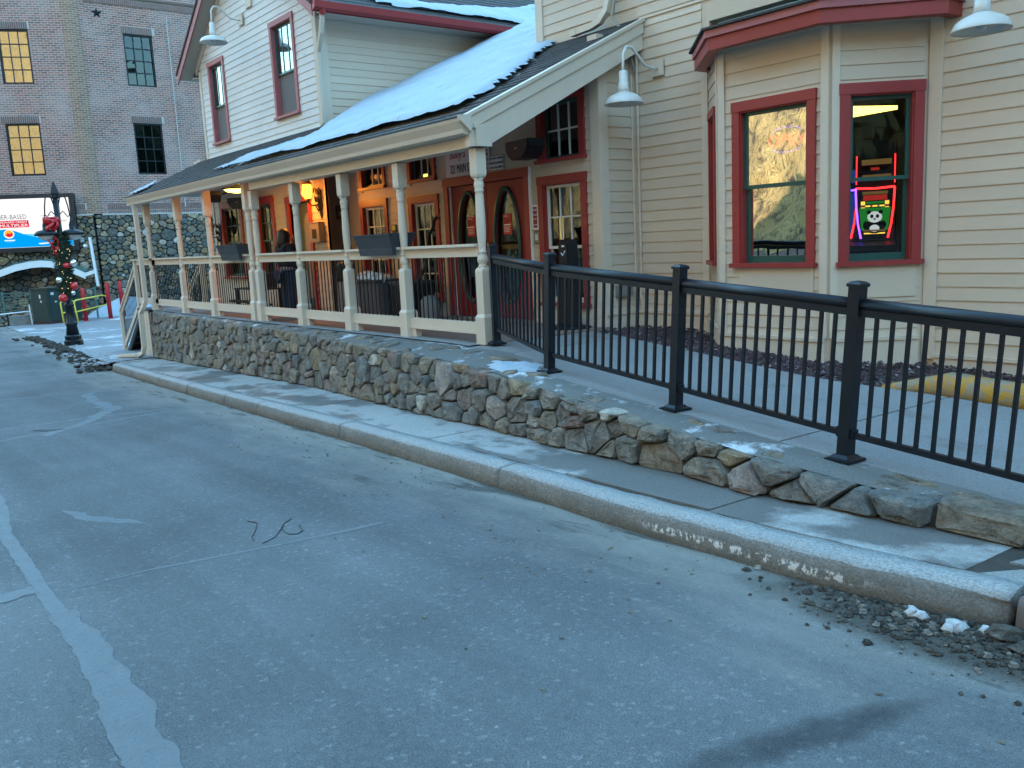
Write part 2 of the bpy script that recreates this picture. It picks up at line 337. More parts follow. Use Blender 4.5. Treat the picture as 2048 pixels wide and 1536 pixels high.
e_lant = emit('lantern_glow', (1, .30, .025), 4.5); e_ceil = emit('porch_lamp_glow', (1, .62, .10), 5.0)
e_room = emit('room_light_panel', (1, .72, .12), 3.0); e_red = emit('red_neon', (1, .02, .02), 3.0); e_vio = emit('violet_neon', (.20, .06, 1), 3.2)
e_open = emit('open_neon_red', (1, .04, .02), 14.); e_openb = emit('open_neon_violet', (.35, .15, 1), 6.)
e_white = emit('screen_white', (1, 1, 1), .62); e_sred = emit('screen_red', (.75, .02, .06), .6); e_blue = emit('screen_blue', (.0, .30, .75), .75); e_lblue = emit('screen_light_blue', (.12, .55, .85), .75)
e_sink = emit('screen_dark', (.10, .12, .13), .5); e_gold = emit('screen_gold', (1, .42, .04), .7); e_fade = emit('screen_pale_grey', (.72, .72, .72), .6)
e_grn = emit('slot_green', (.02, .22, .03), .5); e_yel = emit('slot_yellow', (1, .62, .08), .9); e_blk = emit('slot_black', (.01, .01, .012), .3); e_slw = emit('slot_white', (.8, .85, .8), .45); e_slr = emit('slot_red', (.45, .03, .02), .5); e_brn = emit('slot_brown', (.22, .13, .04), .4); e_teal = emit('slot_teal', (.1, .6, .5), .5); e_navy = emit('slot_navy', (.02, .05, .25), .5)
e_warm = emit('warm_wall_lamp', (1, .55, .08), 4.0); e_bulb = emit('garland_bulb', (1, .72, .35), 1.4)

# ------------------------------------------------------------------ mesh helpers
class MB:
    def __init__(s): s.v, s.f, s.t = [], [], []
    def add(s, vs, fs, tone=0.):
        o = len(s.v); s.v += [tuple(x) for x in vs]; s.f += [tuple(i+o for i in q) for q in fs]; s.t += [tone]*len(vs); return s
    def hexa(s, p):                        # 8 points: bottom ring 0-3, top ring 4-7
        return s.add(p, [(3, 2, 1, 0), (4, 5, 6, 7), (0, 1, 5, 4), (1, 2, 6, 5), (2, 3, 7, 6), (3, 0, 4, 7)])
    def box(s, x0, x1, y0, y1, z0, z1):
        x0, x1 = sorted((x0, x1)); y0, y1 = sorted((y0, y1)); z0, z1 = sorted((z0, z1))
        return s.hexa([(x0, y0, z0), (x1, y0, z0), (x1, y1, z0), (x0, y1, z0), (x0, y0, z1), (x1, y0, z1), (x1, y1, z1), (x0, y1, z1)])
    def fbox(s, fr, u0, u1, v0, v1, d0, d1):   # box in a wall frame; d grows outward
        P = fr.P
        return s.hexa([P(u0, v0, d1), P(u1, v0, d1), P(u1, v0, d0), P(u0, v0, d0), P(u0, v1, d1), P(u1, v1, d1), P(u1, v1, d0), P(u0, v1, d0)])
    def beam(s, a, b, wd, ht, up=V((0, 0, 1))):  # rectangular bar from a to b
        a, b = V(a), V(b); t = (b-a).normalized(); sd = t.cross(V(up)).normalized(); u = sd.cross(t)
        sd *= wd/2; u *= ht/2
        return s.hexa([a-sd-u, a+sd-u, b+sd-u, b-sd-u, a-sd+u, a+sd+u, b+sd+u, b-sd+u])
    def prism(s, poly, ext):
        n = len(poly); e = V(ext)
        vs = [V(p) for p in poly]+[V(p)+e for p in poly]
        return s.add(vs, [tuple(range(n-1, -1, -1)), tuple(range(n, 2*n))]+[(i, (i+1) % n, (i+1) % n+n, i+n) for i in range(n)])
    def tube(s, pts, r, n=8, flat=1.):
        pts = [V(p) for p in pts]; m = len(pts); rs = r if isinstance(r, (list, tuple)) else [r]*m
        t0 = (pts[1]-pts[0]).normalized(); a = t0.orthogonal().normalized(); vs = []
        for i, p in enumerate(pts):
            t = (pts[min(i+1, m-1)]-pts[max(i-1, 0)]).normalized()
            a = (a-t*a.dot(t)).normalized(); b = t.cross(a)
            vs += [p+(a*math.cos(q)+b*math.sin(q)*flat)*rs[i] for q in (2*math.pi*k/n for k in range(n))]
        fs = [(i*n+k, i*n+(k+1) % n, (i+1)*n+(k+1) % n, (i+1)*n+k) for i in range(m-1) for k in range(n)]
        fs += [tuple(range(n-1, -1, -1)), tuple(range((m-1)*n, m*n))]
        return s.add(vs, fs)
    def lathe(s, prof, n, c=(0, 0, 0), sq=False, rot=0.):
        vs = []
        for r, z in prof:
            for k in range(n):
                q = 2*math.pi*(k+.5*sq)/n+rot; rr = r*math.sqrt(2) if sq and n == 4 else r
                vs.append((c[0]+rr*math.cos(q), c[1]+rr*math.sin(q), c[2]+z))
        m = len(prof)
        fs = [(i*n+k, i*n+(k+1) % n, (i+1)*n+(k+1) % n, (i+1)*n+k) for i in range(m-1) for k in range(n)]
        fs += [tuple(range(n-1, -1, -1)), tuple(range((m-1)*n, m*n))]
        return s.add(vs, fs)
    def ball(s, c, r, n=10, sc=(1, 1, 1)):
        prof = [(max(.02, math.sin(math.pi*i/n))*r, -math.cos(math.pi*i/n)*r) for i in range(n+1)]
        o = len(s.v); s.lathe(prof, n+2)
        for i in range(o, len(s.v)): x = s.v[i]; s.v[i] = (c[0]+x[0]*sc[0], c[1]+x[1]*sc[1], c[2]+x[2]*sc[2])
        return s
    def mesh(s, name, m, org=(0, 0, 0), smooth=False, fix=True):
        me = bpy.data.meshes.new(name); o = V(org)
        me.from_pydata([V(p)-o for p in s.v], [], s.f)
        if any(s.t):
            at = me.attributes.new('tone', 'FLOAT', 'POINT'); at.data.foreach_set('value', s.t)
        if fix:
            bm = bmesh.new(); bm.from_mesh(me); bmesh.ops.recalc_face_normals(bm, faces=bm.faces); bm.to_mesh(me); bm.free()
        if smooth: me.polygons.foreach_set('use_smooth', [True]*len(me.polygons))
        me.materials.append(m); return me

WL = {}
def put(name, me, parent=None, loc=None):
    o = bpy.data.objects.new(name, me); COL.objects.link(o)
    if parent is not None: o.parent = parent; o.location = V(loc or (0, 0, 0)); WL[o.name] = WL[parent.name]+o.location
    else: o.location = V(loc or (0, 0, 0)); WL[o.name] = o.location.copy()
    return o
def part(name, mb, m, parent, smooth=False):
    return put(name, mb.mesh(name, m, WL[parent.name], smooth), parent)
def tag(o, label, cat, group=None, kind=None):
    if label: o['label'] = label
    if cat: o['category'] = cat
    if group: o['group'] = group
    if kind: o['kind'] = kind
    return o
def thing(name, loc, label, cat, group=None):
    return tag(put(name, None, None, loc), label, cat, group)
def solo(name, mb, m, label, cat, group=None, smooth=False, org=None):
    org = org or (sum(p[0] for p in mb.v)/len(mb.v), sum(p[1] for p in mb.v)/len(mb.v), min(p[2] for p in mb.v))
    return tag(put(name, mb.mesh(name, m, org, smooth), None, org), label, cat, group)
def struct(name, mb, m, smooth=False, kind='structure', label=None):
    o = put(name, mb.mesh(name, m, (0, 0, 0), smooth)); o['kind'] = kind
    if label: o['label'] = label
    return o
def copy_tree(o, parent, loc):
    c = o.copy(); COL.objects.link(c); c.parent = parent; c.location = loc
    WL[c.name] = (WL[parent.name] if parent else V((0, 0, 0)))+V(loc)
    for ch in list(o.children): copy_tree(ch, c, ch.location)
    return c
class Frame:
    def __init__(s, O, N):
        s.O, s.N = V(O), V(N).normalized(); s.U = V((0, 0, 1)).cross(s.N).normalized()
    def P(s, u, v, d=0.): return s.O+s.U*u+V((0, 0, v))+s.N*d
def text(fr, u, v, d, s, h, m, parent, name='lettering', align='CENTER', shear=0., sx=1., th=.003):
    cu = bpy.data.curves.new('t', 'FONT'); cu.body = s; cu.size = h*1.42; cu.align_x = align; cu.shear = shear; cu.extrude = th/2; cu.resolution_u = 2
    o = bpy.data.objects.new('t', cu); COL.objects.link(o)
    me = bpy.data.meshes.new_from_object(o.evaluated_get(bpy.context.evaluated_depsgraph_get()))
    bpy.data.objects.remove(o); org = WL[parent.name]
    for q in me.vertices: q.co = fr.P(u+q.co.x*sx, v+q.co.y, d+q.co.z)-org
    me.name = name; me.materials.clear(); me.materials.append(m); return put(name, me, parent)
def skin(name, verts, edges, rad, m, parent, sub=2):
    me = bpy.data.meshes.new(name); org = WL[parent.name]; me.from_pydata([V(p)-org for p in verts], edges, [])
    o = bpy.data.objects.new(name, me); COL.objects.link(o)
    s = o.modifiers.new('s', 'SKIN'); s.use_smooth_shade = True; b = o.modifiers.new('b', 'SUBSURF'); b.levels = b.render_levels = sub
    for i, q in enumerate(rad): me.skin_vertices[0].data[i].radius = q if isinstance(q, tuple) else (q, q)
    me.skin_vertices[0].data[0].use_root = True
    nm = bpy.data.meshes.new_from_object(o.evaluated_get(bpy.context.evaluated_depsgraph_get()))
    bpy.data.objects.remove(o); nm.name = name; nm.materials.clear(); nm.materials.append(m)
    nm.polygons.foreach_set('use_smooth', [True]*len(nm.polygons)); return put(name, nm, parent)
def lerp(tab, x):
    if x <= tab[0][0]: return tab[0][1]
    for (a, b), (c, d) in zip(tab, tab[1:]):
        if x <= c: return b+(d-b)*(x-a)/(c-a)
    return tab[-1][1]
def fbm(x, y, z=0., o=5): return noise.fractal(V((x, y, z)), 1., 2., o)

# ------------------------------------------------------------------ terrain
def Zs(x): return -1.51+.0325*x if x > -20 else -2.16+.012*(x+20)
def Zroad(x): return Zs(x)-.15*max(0., min(1., (x+24)/4.5))
def Zr(x): return max(-2., min(-1.125, -1.58-.065*x))          # ramp and porch level
KERB = [(-60, 6.3), (-35, 5.35), (-24.9, 4.85), (-18.95, 4.56), (-15.2, 4.33), (-11.07, 4.13), (-7.85, 3.98), (-5.04, 3.81), (-3.86, 3.70), (-2.3, 3.65), (-1.46, 3.68), (12, 3.9)]
WALL = [(-19.7, 5.56), (-15.8, 5.42), (-11.2, 5.22), (-7.97, 4.87), (-6.27, 4.72), (-5.09, 4.58), (-4.23, 4.50), (-3.26, 4.40), (-1.68, 4.38), (6, 4.38)]
kerbY = lambda x: lerp(KERB, x)
wallY = lambda x: lerp(WALL, x)

def sheet(name, xs, ys, zf, m, smooth=True, kind='structure'):
    mb = MB(); n = len(ys[xs[0]] if isinstance(ys, dict) else ys)
    for x in xs:
        for y in (ys[x] if isinstance(ys, dict) else ys): mb.v.append((x, y, zf(x, y))); mb.t.append(0)
    for i in range(len(xs)-1):
        for j in range(n-1): mb.f.append((i*n+j, (i+1)*n+j, (i+1)*n+j+1, i*n+j+1))
    return struct(name, mb, m, smooth, kind)
xs = [-120, -80, -60, -48, -40, -34, -30, -27, -25.5, -24, -22.5, -21, -20]+[-19+.5*i for i in range(64)]
sheet('road', xs, {x: [-9, -6, -3, 0, 1.5, 2.5, 3.2, kerbY(x)+.04] for x in xs}, lambda x, y: Zroad(x), m_asph)
road = bpy.data.objects['road']
sheet('ground', [-160, -60, -20, 0, 30, 160], [-110, -28, -8.9, 3, 60, 160], lambda x, y: Zs(x)-.5+.0*y, m_dirt)
shx = [-120, -60, -30, 0, 30]
sheet('road_shoulder', shx, [-30, -20, -9.02], lambda x, y: Zs(x)-.17+(-9-y)*.06, m_dirt)
px_ = [-60, -50, -45, -40, -36, -32, -29, -27, -25, -23.5, -22, -20.6, -19.72]
sheet('plaza', px_, {x: [kerbY(x)+.04, kerbY(x)+.3, 5.7 if x > -40 else 7, 7, 9, 12, 16, 26] for x in px_}, lambda x, y: Zs(x)+.02*noise.noise(V((x*.6, y*.6, 0)))+(.012 if x > -19.9 else 0), m_plaza)

# kerb in cast segments
kerb = tag(put('kerb', None), None, None, kind='structure')
KJ = [-19.2, -17.4, -15.21, -13.49, -11.69, -10.4, -7.97, -5.08, -1.45]
def kerb_seg(x0, x1, end=0.):
    st = max(2, int((x1-x0)/.06)); mb = MB(); prof = [(-.030, -.20), (-.008, -.030), (.000, -.010), (.016, .004), (.10, .009), (.185, .008), (.185, -.2)]
    for i in range(st+1):
        x = x0+(x1-x0)*i/st; n1 = .006*fbm(x*2, 1); tp = .05*max(0, (x-x1+.5))*end
        for j, (dy, dz) in enumerate(prof):
            e = .006*noise.noise(V((x*6, dy*20, dz*20)))+(.008*min(0, fbm(x*9, dz*30, 2.)+.15) if j in (1, 2, 3) else 0)
            mb.v.append((x, kerbY(x)+dy+n1+e+(tp*1.2 if j < 3 else 0), Zs(x)+dz+e+(-tp if j in (1, 2, 3) else 0))); mb.t.append(0)
    k = len(prof)
    mb.f = [(i*k+j, (i+1)*k+j, (i+1)*k+(j+1) % k, i*k+(j+1) % k) for i in range(st) for j in range(k)]
    mb.f += [tuple(range(k)), tuple(range(st*k, st*k+k))]
    return mb
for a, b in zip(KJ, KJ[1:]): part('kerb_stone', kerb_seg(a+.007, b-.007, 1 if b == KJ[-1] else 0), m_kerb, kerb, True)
m_rk = mat('red_broken_kerb', (.15, .11, .10), .8, .25, 6, .4, 40)
part('kerb_stone', kerb_seg(-1.415, 1.2), m_rk, kerb, True)['label'] = 'reddish stone piece of kerb past the broken end'

# sidewalk slabs
walk = tag(put('sidewalk', None), None, None, kind='structure')
SJ = [-19.7, -17.6, -15.9, -14.2, -12.5, -11.0, -9.45, -7.95, -6.53, -4.56, -3.20, -1.72]
def slab(x0, x1, y0f, y1f, zf, th=.10, jit=0., cut=None):
    st = max(2, int((x1-x0)/.4)); mb = MB()
    for i in range(st+1):
        x = x0+(x1-x0)*i/st
        for y, z in ((y0f(x), 0), (y1f(x), 0), (y1f(x), -th), (y0f(x), -th)):
            mb.v.append((x+.06*(y-y0f(x)), y, zf(x)+z+jit)); mb.t.append(0)
    mb.f = [(i*4+j, (i+1)*4+j, (i+1)*4+(j+1) % 4, i*4+(j+1) % 4) for i in range(st) for j in range(4)]+[(0, 1, 2, 3), tuple(range(st*4, st*4+4))]
    return mb
for i, (a, b) in enumerate(zip(SJ, SJ[1:])):
    gap = .195+(.03 if a > -7 else .012)+(.03 if -5 < a < -3.3 else 0)
    part('paving_slab', slab(a+.006, b-.006, lambda x: kerbY(x)+gap, lambda x: wallY(x)+.04, Zs, jit=random.uniform(-.004, .004)), m_walk, walk)
mb = MB()
for i in range(60):
    x = -19.7+i*.45
    for y in (kerbY(x)+.17, wallY(x)+.1): mb.v.append((x, y, Zs(x)-.022)); mb.t.append(0)
mb.f = [(2*i, 2*i+2, 2*i+3, 2*i+1) for i in range(59)]
part('joint_dirt', mb, m_dirt, walk)
mb = MB().prism([(x, y, Zs(x)-.03) for x, y in ((-1.80, 3.84), (-1.2, 3.86), (1, 3.9), (1, 4.4), (-1.9, 4.4))], (0, 0, .022)); part('silt', mb, m_dirt, walk)
# broken flagstones at the near end
m_flag = concrete_mat('flagstone', (.26, .26, .25))
for poly in ([(-1.66, 3.90), (-1.38, 3.88), (-1.05, 3.96), (-1.0, 4.1), (-1.3, 4.12), (-1.55, 4.05)], [(-1.62, 4.10), (-1.30, 4.17), (-1.18, 4.32), (-1.55, 4.34)], [(-.98, 3.9), (-.5, 3.92), (-.45, 4.3), (-1.1, 4.33), (-1.12, 4.2), (-.96, 4.1)], [(-.4, 3.92), (.6, 3.95), (.6, 4.33), (-.38, 4.33)]):
    part('flagstone', MB().prism([(x, y, Zs(x)-.05) for x, y in poly], (0, 0, .052+random.uniform(-.006, .006))), m_flag, walk)

# pieces lying on the road: sealed cracks and tar
def ribbon(pts, wd, z=.006, jag=.25, seed=0):
    """flat band along a polyline with a ragged edge"""
    P = []; 
    for (a, b) in zip(pts, pts[1:]):
        a, b = V((*a, 0)), V((*b, 0)); k = max(1, int((b-a).length/.04))
        P += [a.lerp(b, i/k) for i in range(k)]
    P.append(V((*pts[-1], 0))); mb = MB()
    for i, p in enumerate(P):
        t = (P[min(i+1, len(P)-1)]-P[max(i-1, 0)]).normalized(); s_ = V((-t.y, t.x, 0)); s = i/(len(P)-1)
        ww = (wd(s) if callable(wd) else wd)
        for sg in (1, -1):
            e = ww*(.5+jag*noise.noise(V((p.x*5+seed, p.y*5, sg*5)))+jag*.45*noise.noise(V((p.x*22+seed, p.y*22, sg*9))))
            q = p+s_*e*sg; mb.v.append((q.x, q.y, Zroad(q.x)+z*.3)); mb.t.append(0)
    mb.f = [(2*i, 2*i+2, 2*i+3, 2*i+1) for i in range(len(P)-1)]
    return mb
part('crack_seal', ribbon([(-9.4, .95), (-8, .93), (-7.0, .81), (-6.1, .79), (-5.4, .77), (-4.86, .765)], lambda s: .10-.02*s), m_seal, road)
part('crack_seal', ribbon([(-4.93, .77), (-4.3, .78), (-3.7, .745), (-2.95, .695), (-2.0, .60), (-1.0, .5)], lambda s: .13+.09*s, .010, .22), m_seal, road)
part('crack_seal', ribbon([(-5.45, .75), (-5.43, .3), (-5.5, -.6)], lambda s: .16, .012), m_seal, road)
part('crack_seal', ribbon([(-5.30, .84), (-5.28, 1.32), (-5.1, 2.07), (-5.0, 2.75)], lambda s: .012+.045*s), m_seal, road)
for pts in ([(-11.4, -.3), (-11.65, 1.5), (-11.95, 3.0), (-12.0, 3.75)], [(-12.65, -.4), (-12.62, 1.6), (-12.5, 2.7), (-12.2, 3.6)], [(-16.5, .6), (-16.35, 2.1), (-15.8, 3.3), (-15.3, 3.95)], [(-20.0, 1.0), (-20.1, 2.7), (-20.0, 4.3)], [(-21.5, 1.0), (-21.3, 2.9), (-20.5, 4.3)], [(-25, 1.5), (-24.6, 4.2)]):
    part('crack_seal', ribbon(pts, .085, .007, .2, pts[0][0]), m_seal, road)
part('crack_seal', ribbon([(-15.6, 3.25), (-14.6, 3.12), (-13.8, 3.05), (-13.1, 3.1), (-12.6, 2.75), (-12.1, 2.5), (-11.7, 2.1), (-11.5, 1.85)], lambda s: .2-.06*math.sin(9*s), .011, .5), m_seal, road)
part('dirt_scrape', ribbon([(-7.35, 1.25), (-6.9, 1.35), (-6.6, 1.5), (-6.35, 1.62)], lambda s: .13*math.sin(3.1*s+.05), .004, .5), m_scr, road)
part('tar_patch', ribbon([(-12.15, 1.85), (-11.9, 2.0), (-11.75, 2.2)], lambda s: .12*math.sin(3*s+.1), .016, .4), m_patch, road)
def gpt(x, y, h=.01): return (x, y, Zroad(x)+h)
wm = MB()
for pts in ([(-5.80, 2.13), (-5.70, 2.16), (-5.55, 2.09), (-5.40, 2.0), (-5.31, 1.98)], [(-5.22, 2.0), (-5.24, 2.05), (-5.28, 2.11), (-5.40, 2.20), (-5.52, 2.27), (-5.60, 2.37)], [(-5.51, 2.27), (-5.42, 2.22), (-5.33, 2.20), (-5.26, 2.20), (-5.22, 2.24), (-5.27, 2.30), (-5.36, 2.32), (-5.42, 2.35)]):
    wm.tube([gpt(*p, .004) for p in pts], .0032, 5)
solo('wire', wm, m_bplast, 'thin curled black wire lying on the bare asphalt', 'wire')

# ------------------------------------------------------------------ rubble masonry
def clip(poly, a, b, c):                # keep a*x+b*y<=c
    out = []
    for (p, q) in zip(poly, poly[1:]+poly[:1]):
        dp, dq = a*p[0]+b*p[1]-c, a*q[0]+b*q[1]-c
        if dp <= 0: out.append(p)
        if dp*dq < 0: k = dp/(dp-dq); out.append((p[0]+(q[0]-p[0])*k, p[1]+(q[1]-p[1])*k))
    return out
def cells(L, H, rfun, asp=1.3, tries=9000, rnd=None, hfun=None):
    rnd = rnd or random; S = []
    grid = {}; G = 1.0
    for _ in range(tries):
        s = rnd.uniform(0, L); h = hfun(s) if hfun else H
        if h <= .02: continue
        v = rnd.uniform(.0, h); r = rfun(s, v)*rnd.choice((.5, .65, .8, 1., 1., 1.3, 1.6)); ok = True; k = int(s/G)
        for kk in (k-1, k, k+1):
            for q in grid.get(kk, ()):
                dx, dy = (s-q[0])/asp, v-q[1]
                if dx*dx+dy*dy < (.5*(r+q[2]))**2: ok = False; break
            if not ok: break
        if ok: grid.setdefault(k, []).append((s, v, r)); S.append((s, v, r))
    out = []
    for (s, v, r) in S:
        R_ = 2.6*r; h = hfun(s) if hfun else H
        poly = [(max(0, s-R_), 0), (min(L, s+R_), 0), (min(L, s+R_), 0), (max(0, s-R_), 0)]
        hl, hr = (hfun(max(0, s-R_)), hfun(min(L, s+R_))) if hfun else (H, H)
        poly[2] = (poly[2][0], hr); poly[3] = (poly[3][0], hl)
        poly = clip(poly, 0, -1, R_-v); poly = clip(poly, 0, 1, v+R_)
        k = int(s/G)
        for kk in range(k-2, k+3):
            for q in grid.get(kk, ()):
                if q[0] == s and q[1] == v: continue
                ax, ay = (q[0]-s)/asp**2, (q[1]-v)
                d2_ = (q[0]-s)**2/asp**2+(q[1]-v)**2
                if d2_ > (3.4*(r+q[2]))**2: continue
                # power-like bisector
                t = .5+.5*(r*r-q[2]*q[2])/(max(d2_, 1e-6)*4)
                t = min(.72, max(.28, t)); mx, my = s+(q[0]-s)*t, v+(q[1]-v)*t
                poly = clip(poly, ax, ay, ax*mx+ay*my)
                if len(poly) < 3: break
            if len(poly) < 3: break
        if len(poly) >= 3: out.append(poly)
    return out
def stone(poly, to3, depth, gap, back=.12, tone=None, rough=.012, seed=0., fine=True):
    cx = sum(p[0] for p in poly)/len(poly); cy = sum(p[1] for p in poly)/len(poly)
    A = abs(sum(p[0]*q[1]-q[0]*p[1] for p, q in zip(poly, poly[1:]+poly[:1])))/2
    if A < .0007: return None
    size = math.sqrt(A); pts = []
    for i, p in enumerate(poly):
        a, b = poly[i-1], poly[(i+1) % len(poly)]
        for q in (a, b):
            k = min(.26, .020/(math.hypot(q[0]-p[0], q[1]-p[1])+1e-6)) if fine else .22
            pts.append((p[0]+(q[0]-p[0])*k, p[1]+(q[1]-p[1])*k))
    # drop near-duplicates
    q_ = []
    for p in pts:
        if not q_ or math.hypot(p[0]-q_[-1][0], p[1]-q_[-1][1]) > .012*(1 if fine else 3): q_.append(p)
    pts = q_
    if len(pts) < 4: return None
    n = len(pts); sh = max(.3, 1-gap/(size*.55)); mb = MB(); tn = random.random() if tone is None else tone
    jit = lambda i, k: rough*noise.noise(V((cx*9+i*1.7+seed, cy*9+k*3.1, k)))
    tx, ty = random.uniform(-.12, .12), random.uniform(-.12, .12)
    rings = [(sh*.98, -back), (sh, depth*.45), (sh-.014/size, depth*.86)]+([(sh*.58, depth*1.0)] if fine else [])
    for k, (s_, d) in enumerate(rings):
        for i, p in enumerate(pts):
            dx, dy = (p[0]-cx)*s_, (p[1]-cy)*s_
            dd = d+(jit(i, k)+tx*dx+ty*dy if k > 1 else 0)
            mb.v.append(tuple(to3(cx+dx+(jit(i, k+9)*.5 if k else 0), cy+dy+(jit(i, k+5)*.5 if k else 0), dd)))
    mb.v.append(tuple(to3(cx+random.uniform(-.2, .2)*size, cy+random.uniform(-.2, .2)*size, depth*(1.02+.25*(random.random()-.4))+jit(0, 20)))); m_ = len(rings)
    mb.f = [(k*n+i, k*n+(i+1) % n, (k+1)*n+(i+1) % n, (k+1)*n+i) for k in range(m_-1) for i in range(n)]
    mb.f += [((m_-1)*n+i, (m_-1)*n+(i+1) % n, m_*n) for i in range(n)]
    mb.t = [max(.001, tn)]*len(mb.v)
    return mb, A

# street-side wall of rough stones under the porch and the ramp
rw = thing('stone_retaining_wall', (-12, 5.3, Zs(-12)), 'low rubble stone wall under the porch, dropping to single boulders beside the ramp', 'stone wall')
X0 = -19.62; LW = 21.4
wz = lambda s: Zs(X0+s)
wtop = lambda s: max(.13, Zr(X0+s)-.02-wz(s)+.02*noise.noise(V((s*1.1, 0, 0))))
def to3w(s, v, d):
    x = X0+s; t = V((1, (wallY(x+.05)-wallY(x-.05))/.1, 0)).normalized(); nrm = V((t.y, -t.x, 0))
    return V((x, wallY(x)+.05*v, wz(s)+v))+nrm*(d-.0)
rn = random.Random(11)
def rsz(s, v):
    x = X0+s
    return .180 if x < -9 else (.175 if x < -6 else (.205 if x < -4 else (.27 if x < -2.9 else .34)))
ST = []
for poly in cells(LW, 1.2, rsz, 1.28, 12000, rn, wtop):
    x = X0+sum(p[0] for p in poly)/len(poly)
    r_ = stone(poly, to3w, random.uniform(.025, .085)*(1.3 if x > -5 else 1), .0095, .16, tone=min(.999, abs(random.gauss(.42, .30))), rough=.030 if x > -6 else .018, seed=x)
    if r_: ST.append((r_[1]/(x*x+25), r_[0]))
ST.sort(key=lambda q: -q[0])
for _, mb in ST[:300]: part('stone', mb, m_stone, rw)
mb = MB()
for _, q in ST[300:]:
    o = len(mb.v); mb.v += q.v; mb.t += q.t; mb.f += [tuple(i+o for i in f) for f in q.f]
if mb.v: part('small_stones', mb, m_stone, rw)['kind'] = 'stuff'
mb = MB()
for i in range(90):
    s = LW*i/89
    for v, d in ((-.15, .0), (-.15, -.0), (wtop(s)-.035, -.0), (wtop(s)-.03, -.35)):
        mb.v.append(tuple(to3w(s, v, d))); mb.t.append(0)
mb.f = [(4*i+j, 4*i+4+j, 4*i+5+j, 4*i+1+j) for i in range(89) for j in (1, 2)]+[(1, 2, 3)]
part('mortar_core', mb, m_mort, rw, True)
# wall end return at the downspout
fe = Frame((X0+.02, 5.52, 0), (-1, 0, 0))
for poly in cells(1.2, 1.0, lambda s, v: .2, 1.25, 500, rn):
    r_ = stone([(p[0]-1.2, p[1]+Zs(-19.8)) for p in poly], lambda s, v, d: fe.P(s, v, d), random.uniform(.03, .06), .012, .08, tone=random.random()*.8)
    if r_: part('stone', r_[0], m_stone, rw, True)
# cap of mortar with flat stones
capw = lambda x: .30 if x > -6.2 else max(.08, min(.62, 5.52-wallY(x)))
mb = MB(); nx, ny = 150, 5
for i in range(nx+1):
    x = X0+.05+(LW-.1)*i/nx
    for j in range(ny+1):
        y = wallY(x)+.03+capw(x)*j/ny; k = j/ny
        mb.v.append((x, y, Zr(x)-.030+.030*min(1, k*2.2)+.016*fbm(x*3, y*3)*(1 if j < ny else .2))); mb.t.append(0)
mb.f = [(i*(ny+1)+j, (i+1)*(ny+1)+j, (i+1)*(ny+1)+j+1, i*(ny+1)+j+1) for i in range(nx) for j in range(ny)]
part('wall_cap', mb, m_cap, rw, True)
cs = []
for poly in cells(LW, .3, lambda s, v: .19, 1.5, 2500, rn, lambda s: capw(X0+s)*.75):
    def t3(s, v, d):
        x = X0+s; return V((x, wallY(x)+.04+v, Zr(x)-.025+.03*min(1, v*6)+d))
    if random.random() < .55: continue
    r_ = stone(poly, t3, random.uniform(.006, .016), .03, .03, tone=min(.99, abs(random.gauss(.35, .3))), rough=.008)
    if r_: cs.append(r_)
for mb, _ in cs[:120]: part('cap_stone', mb, m_stone, rw, True)

# ------------------------------------------------------------------ ramp and porch slab, gravel, yellow kerb
rp = tag(put('ramp', None), None, None, kind='structure')
REDGE = [(-7.9, 7.3), (-7.13, 7.06), (-6.24, 6.95), (-5.17, 6.80), (-4.48, 6.70), (-3.97, 6.72), (-3.5, 6.83), (3, 6.9)]
def panel(x0, x1, y0f, y1f, m=m_rampc): part('concrete_panel', slab(x0, x1, y0f, y1f, Zr, .3), m, rp)
y0 = lambda x: wallY(x)+.03+capw(x)-.02
for a, b in ((-6.93, -3.30), (-3.28, .2), (.22, 3.)): panel(a, b, y0, lambda x: lerp(REDGE, x)-.06)
panel(-7.72, -6.95, y0, lambda x: lerp(REDGE, x)-.03)
pf = MB().box(-19.98, -7.74, 5.72, 7.62, -1.35, -1.118)
fl = struct('porch_floor', pf, m_porchf)
mb = MB()
for (a, b) in ((-7.74, -19.9),):
    n_ = 60
    for i in range(n_+1):
        x = a+(b-a)*i/n_
        for y in (min(5.70, wallY(x)+.03+capw(x)-.03), 5.86): mb.v.append((x, y, -1.112)); mb.t.append(0)
    mb.f = [(2*i, 2*i+2, 2*i+3, 2*i+1) for i in range(n_)]
struct('porch_edge_slab', mb, m_rampc)
mb = MB(); rg = random.Random(5)
m_grav = stone_mat('red_gravel_stone', [(0, (.06, .034, .04)), (.4, (.12, .065, .07)), (.65, (.10, .085, .09)), (.85, (.24, .20, .21)), (1, (.42, .38, .38))])
bay_y = lambda x: 8.2 if x < -6.63 or x > -4.1 else (8.2-(x+6.63) if x < -5.96 else (7.53 if x < -4.69 else 7.53+(x+4.69)*1.136))
def Zg(x, y): return Zr(x)-.045+.02*fbm(x*2, y*2)-.10*max(0, min(1, (x+4.6)/-2.5))*0
gv = 0
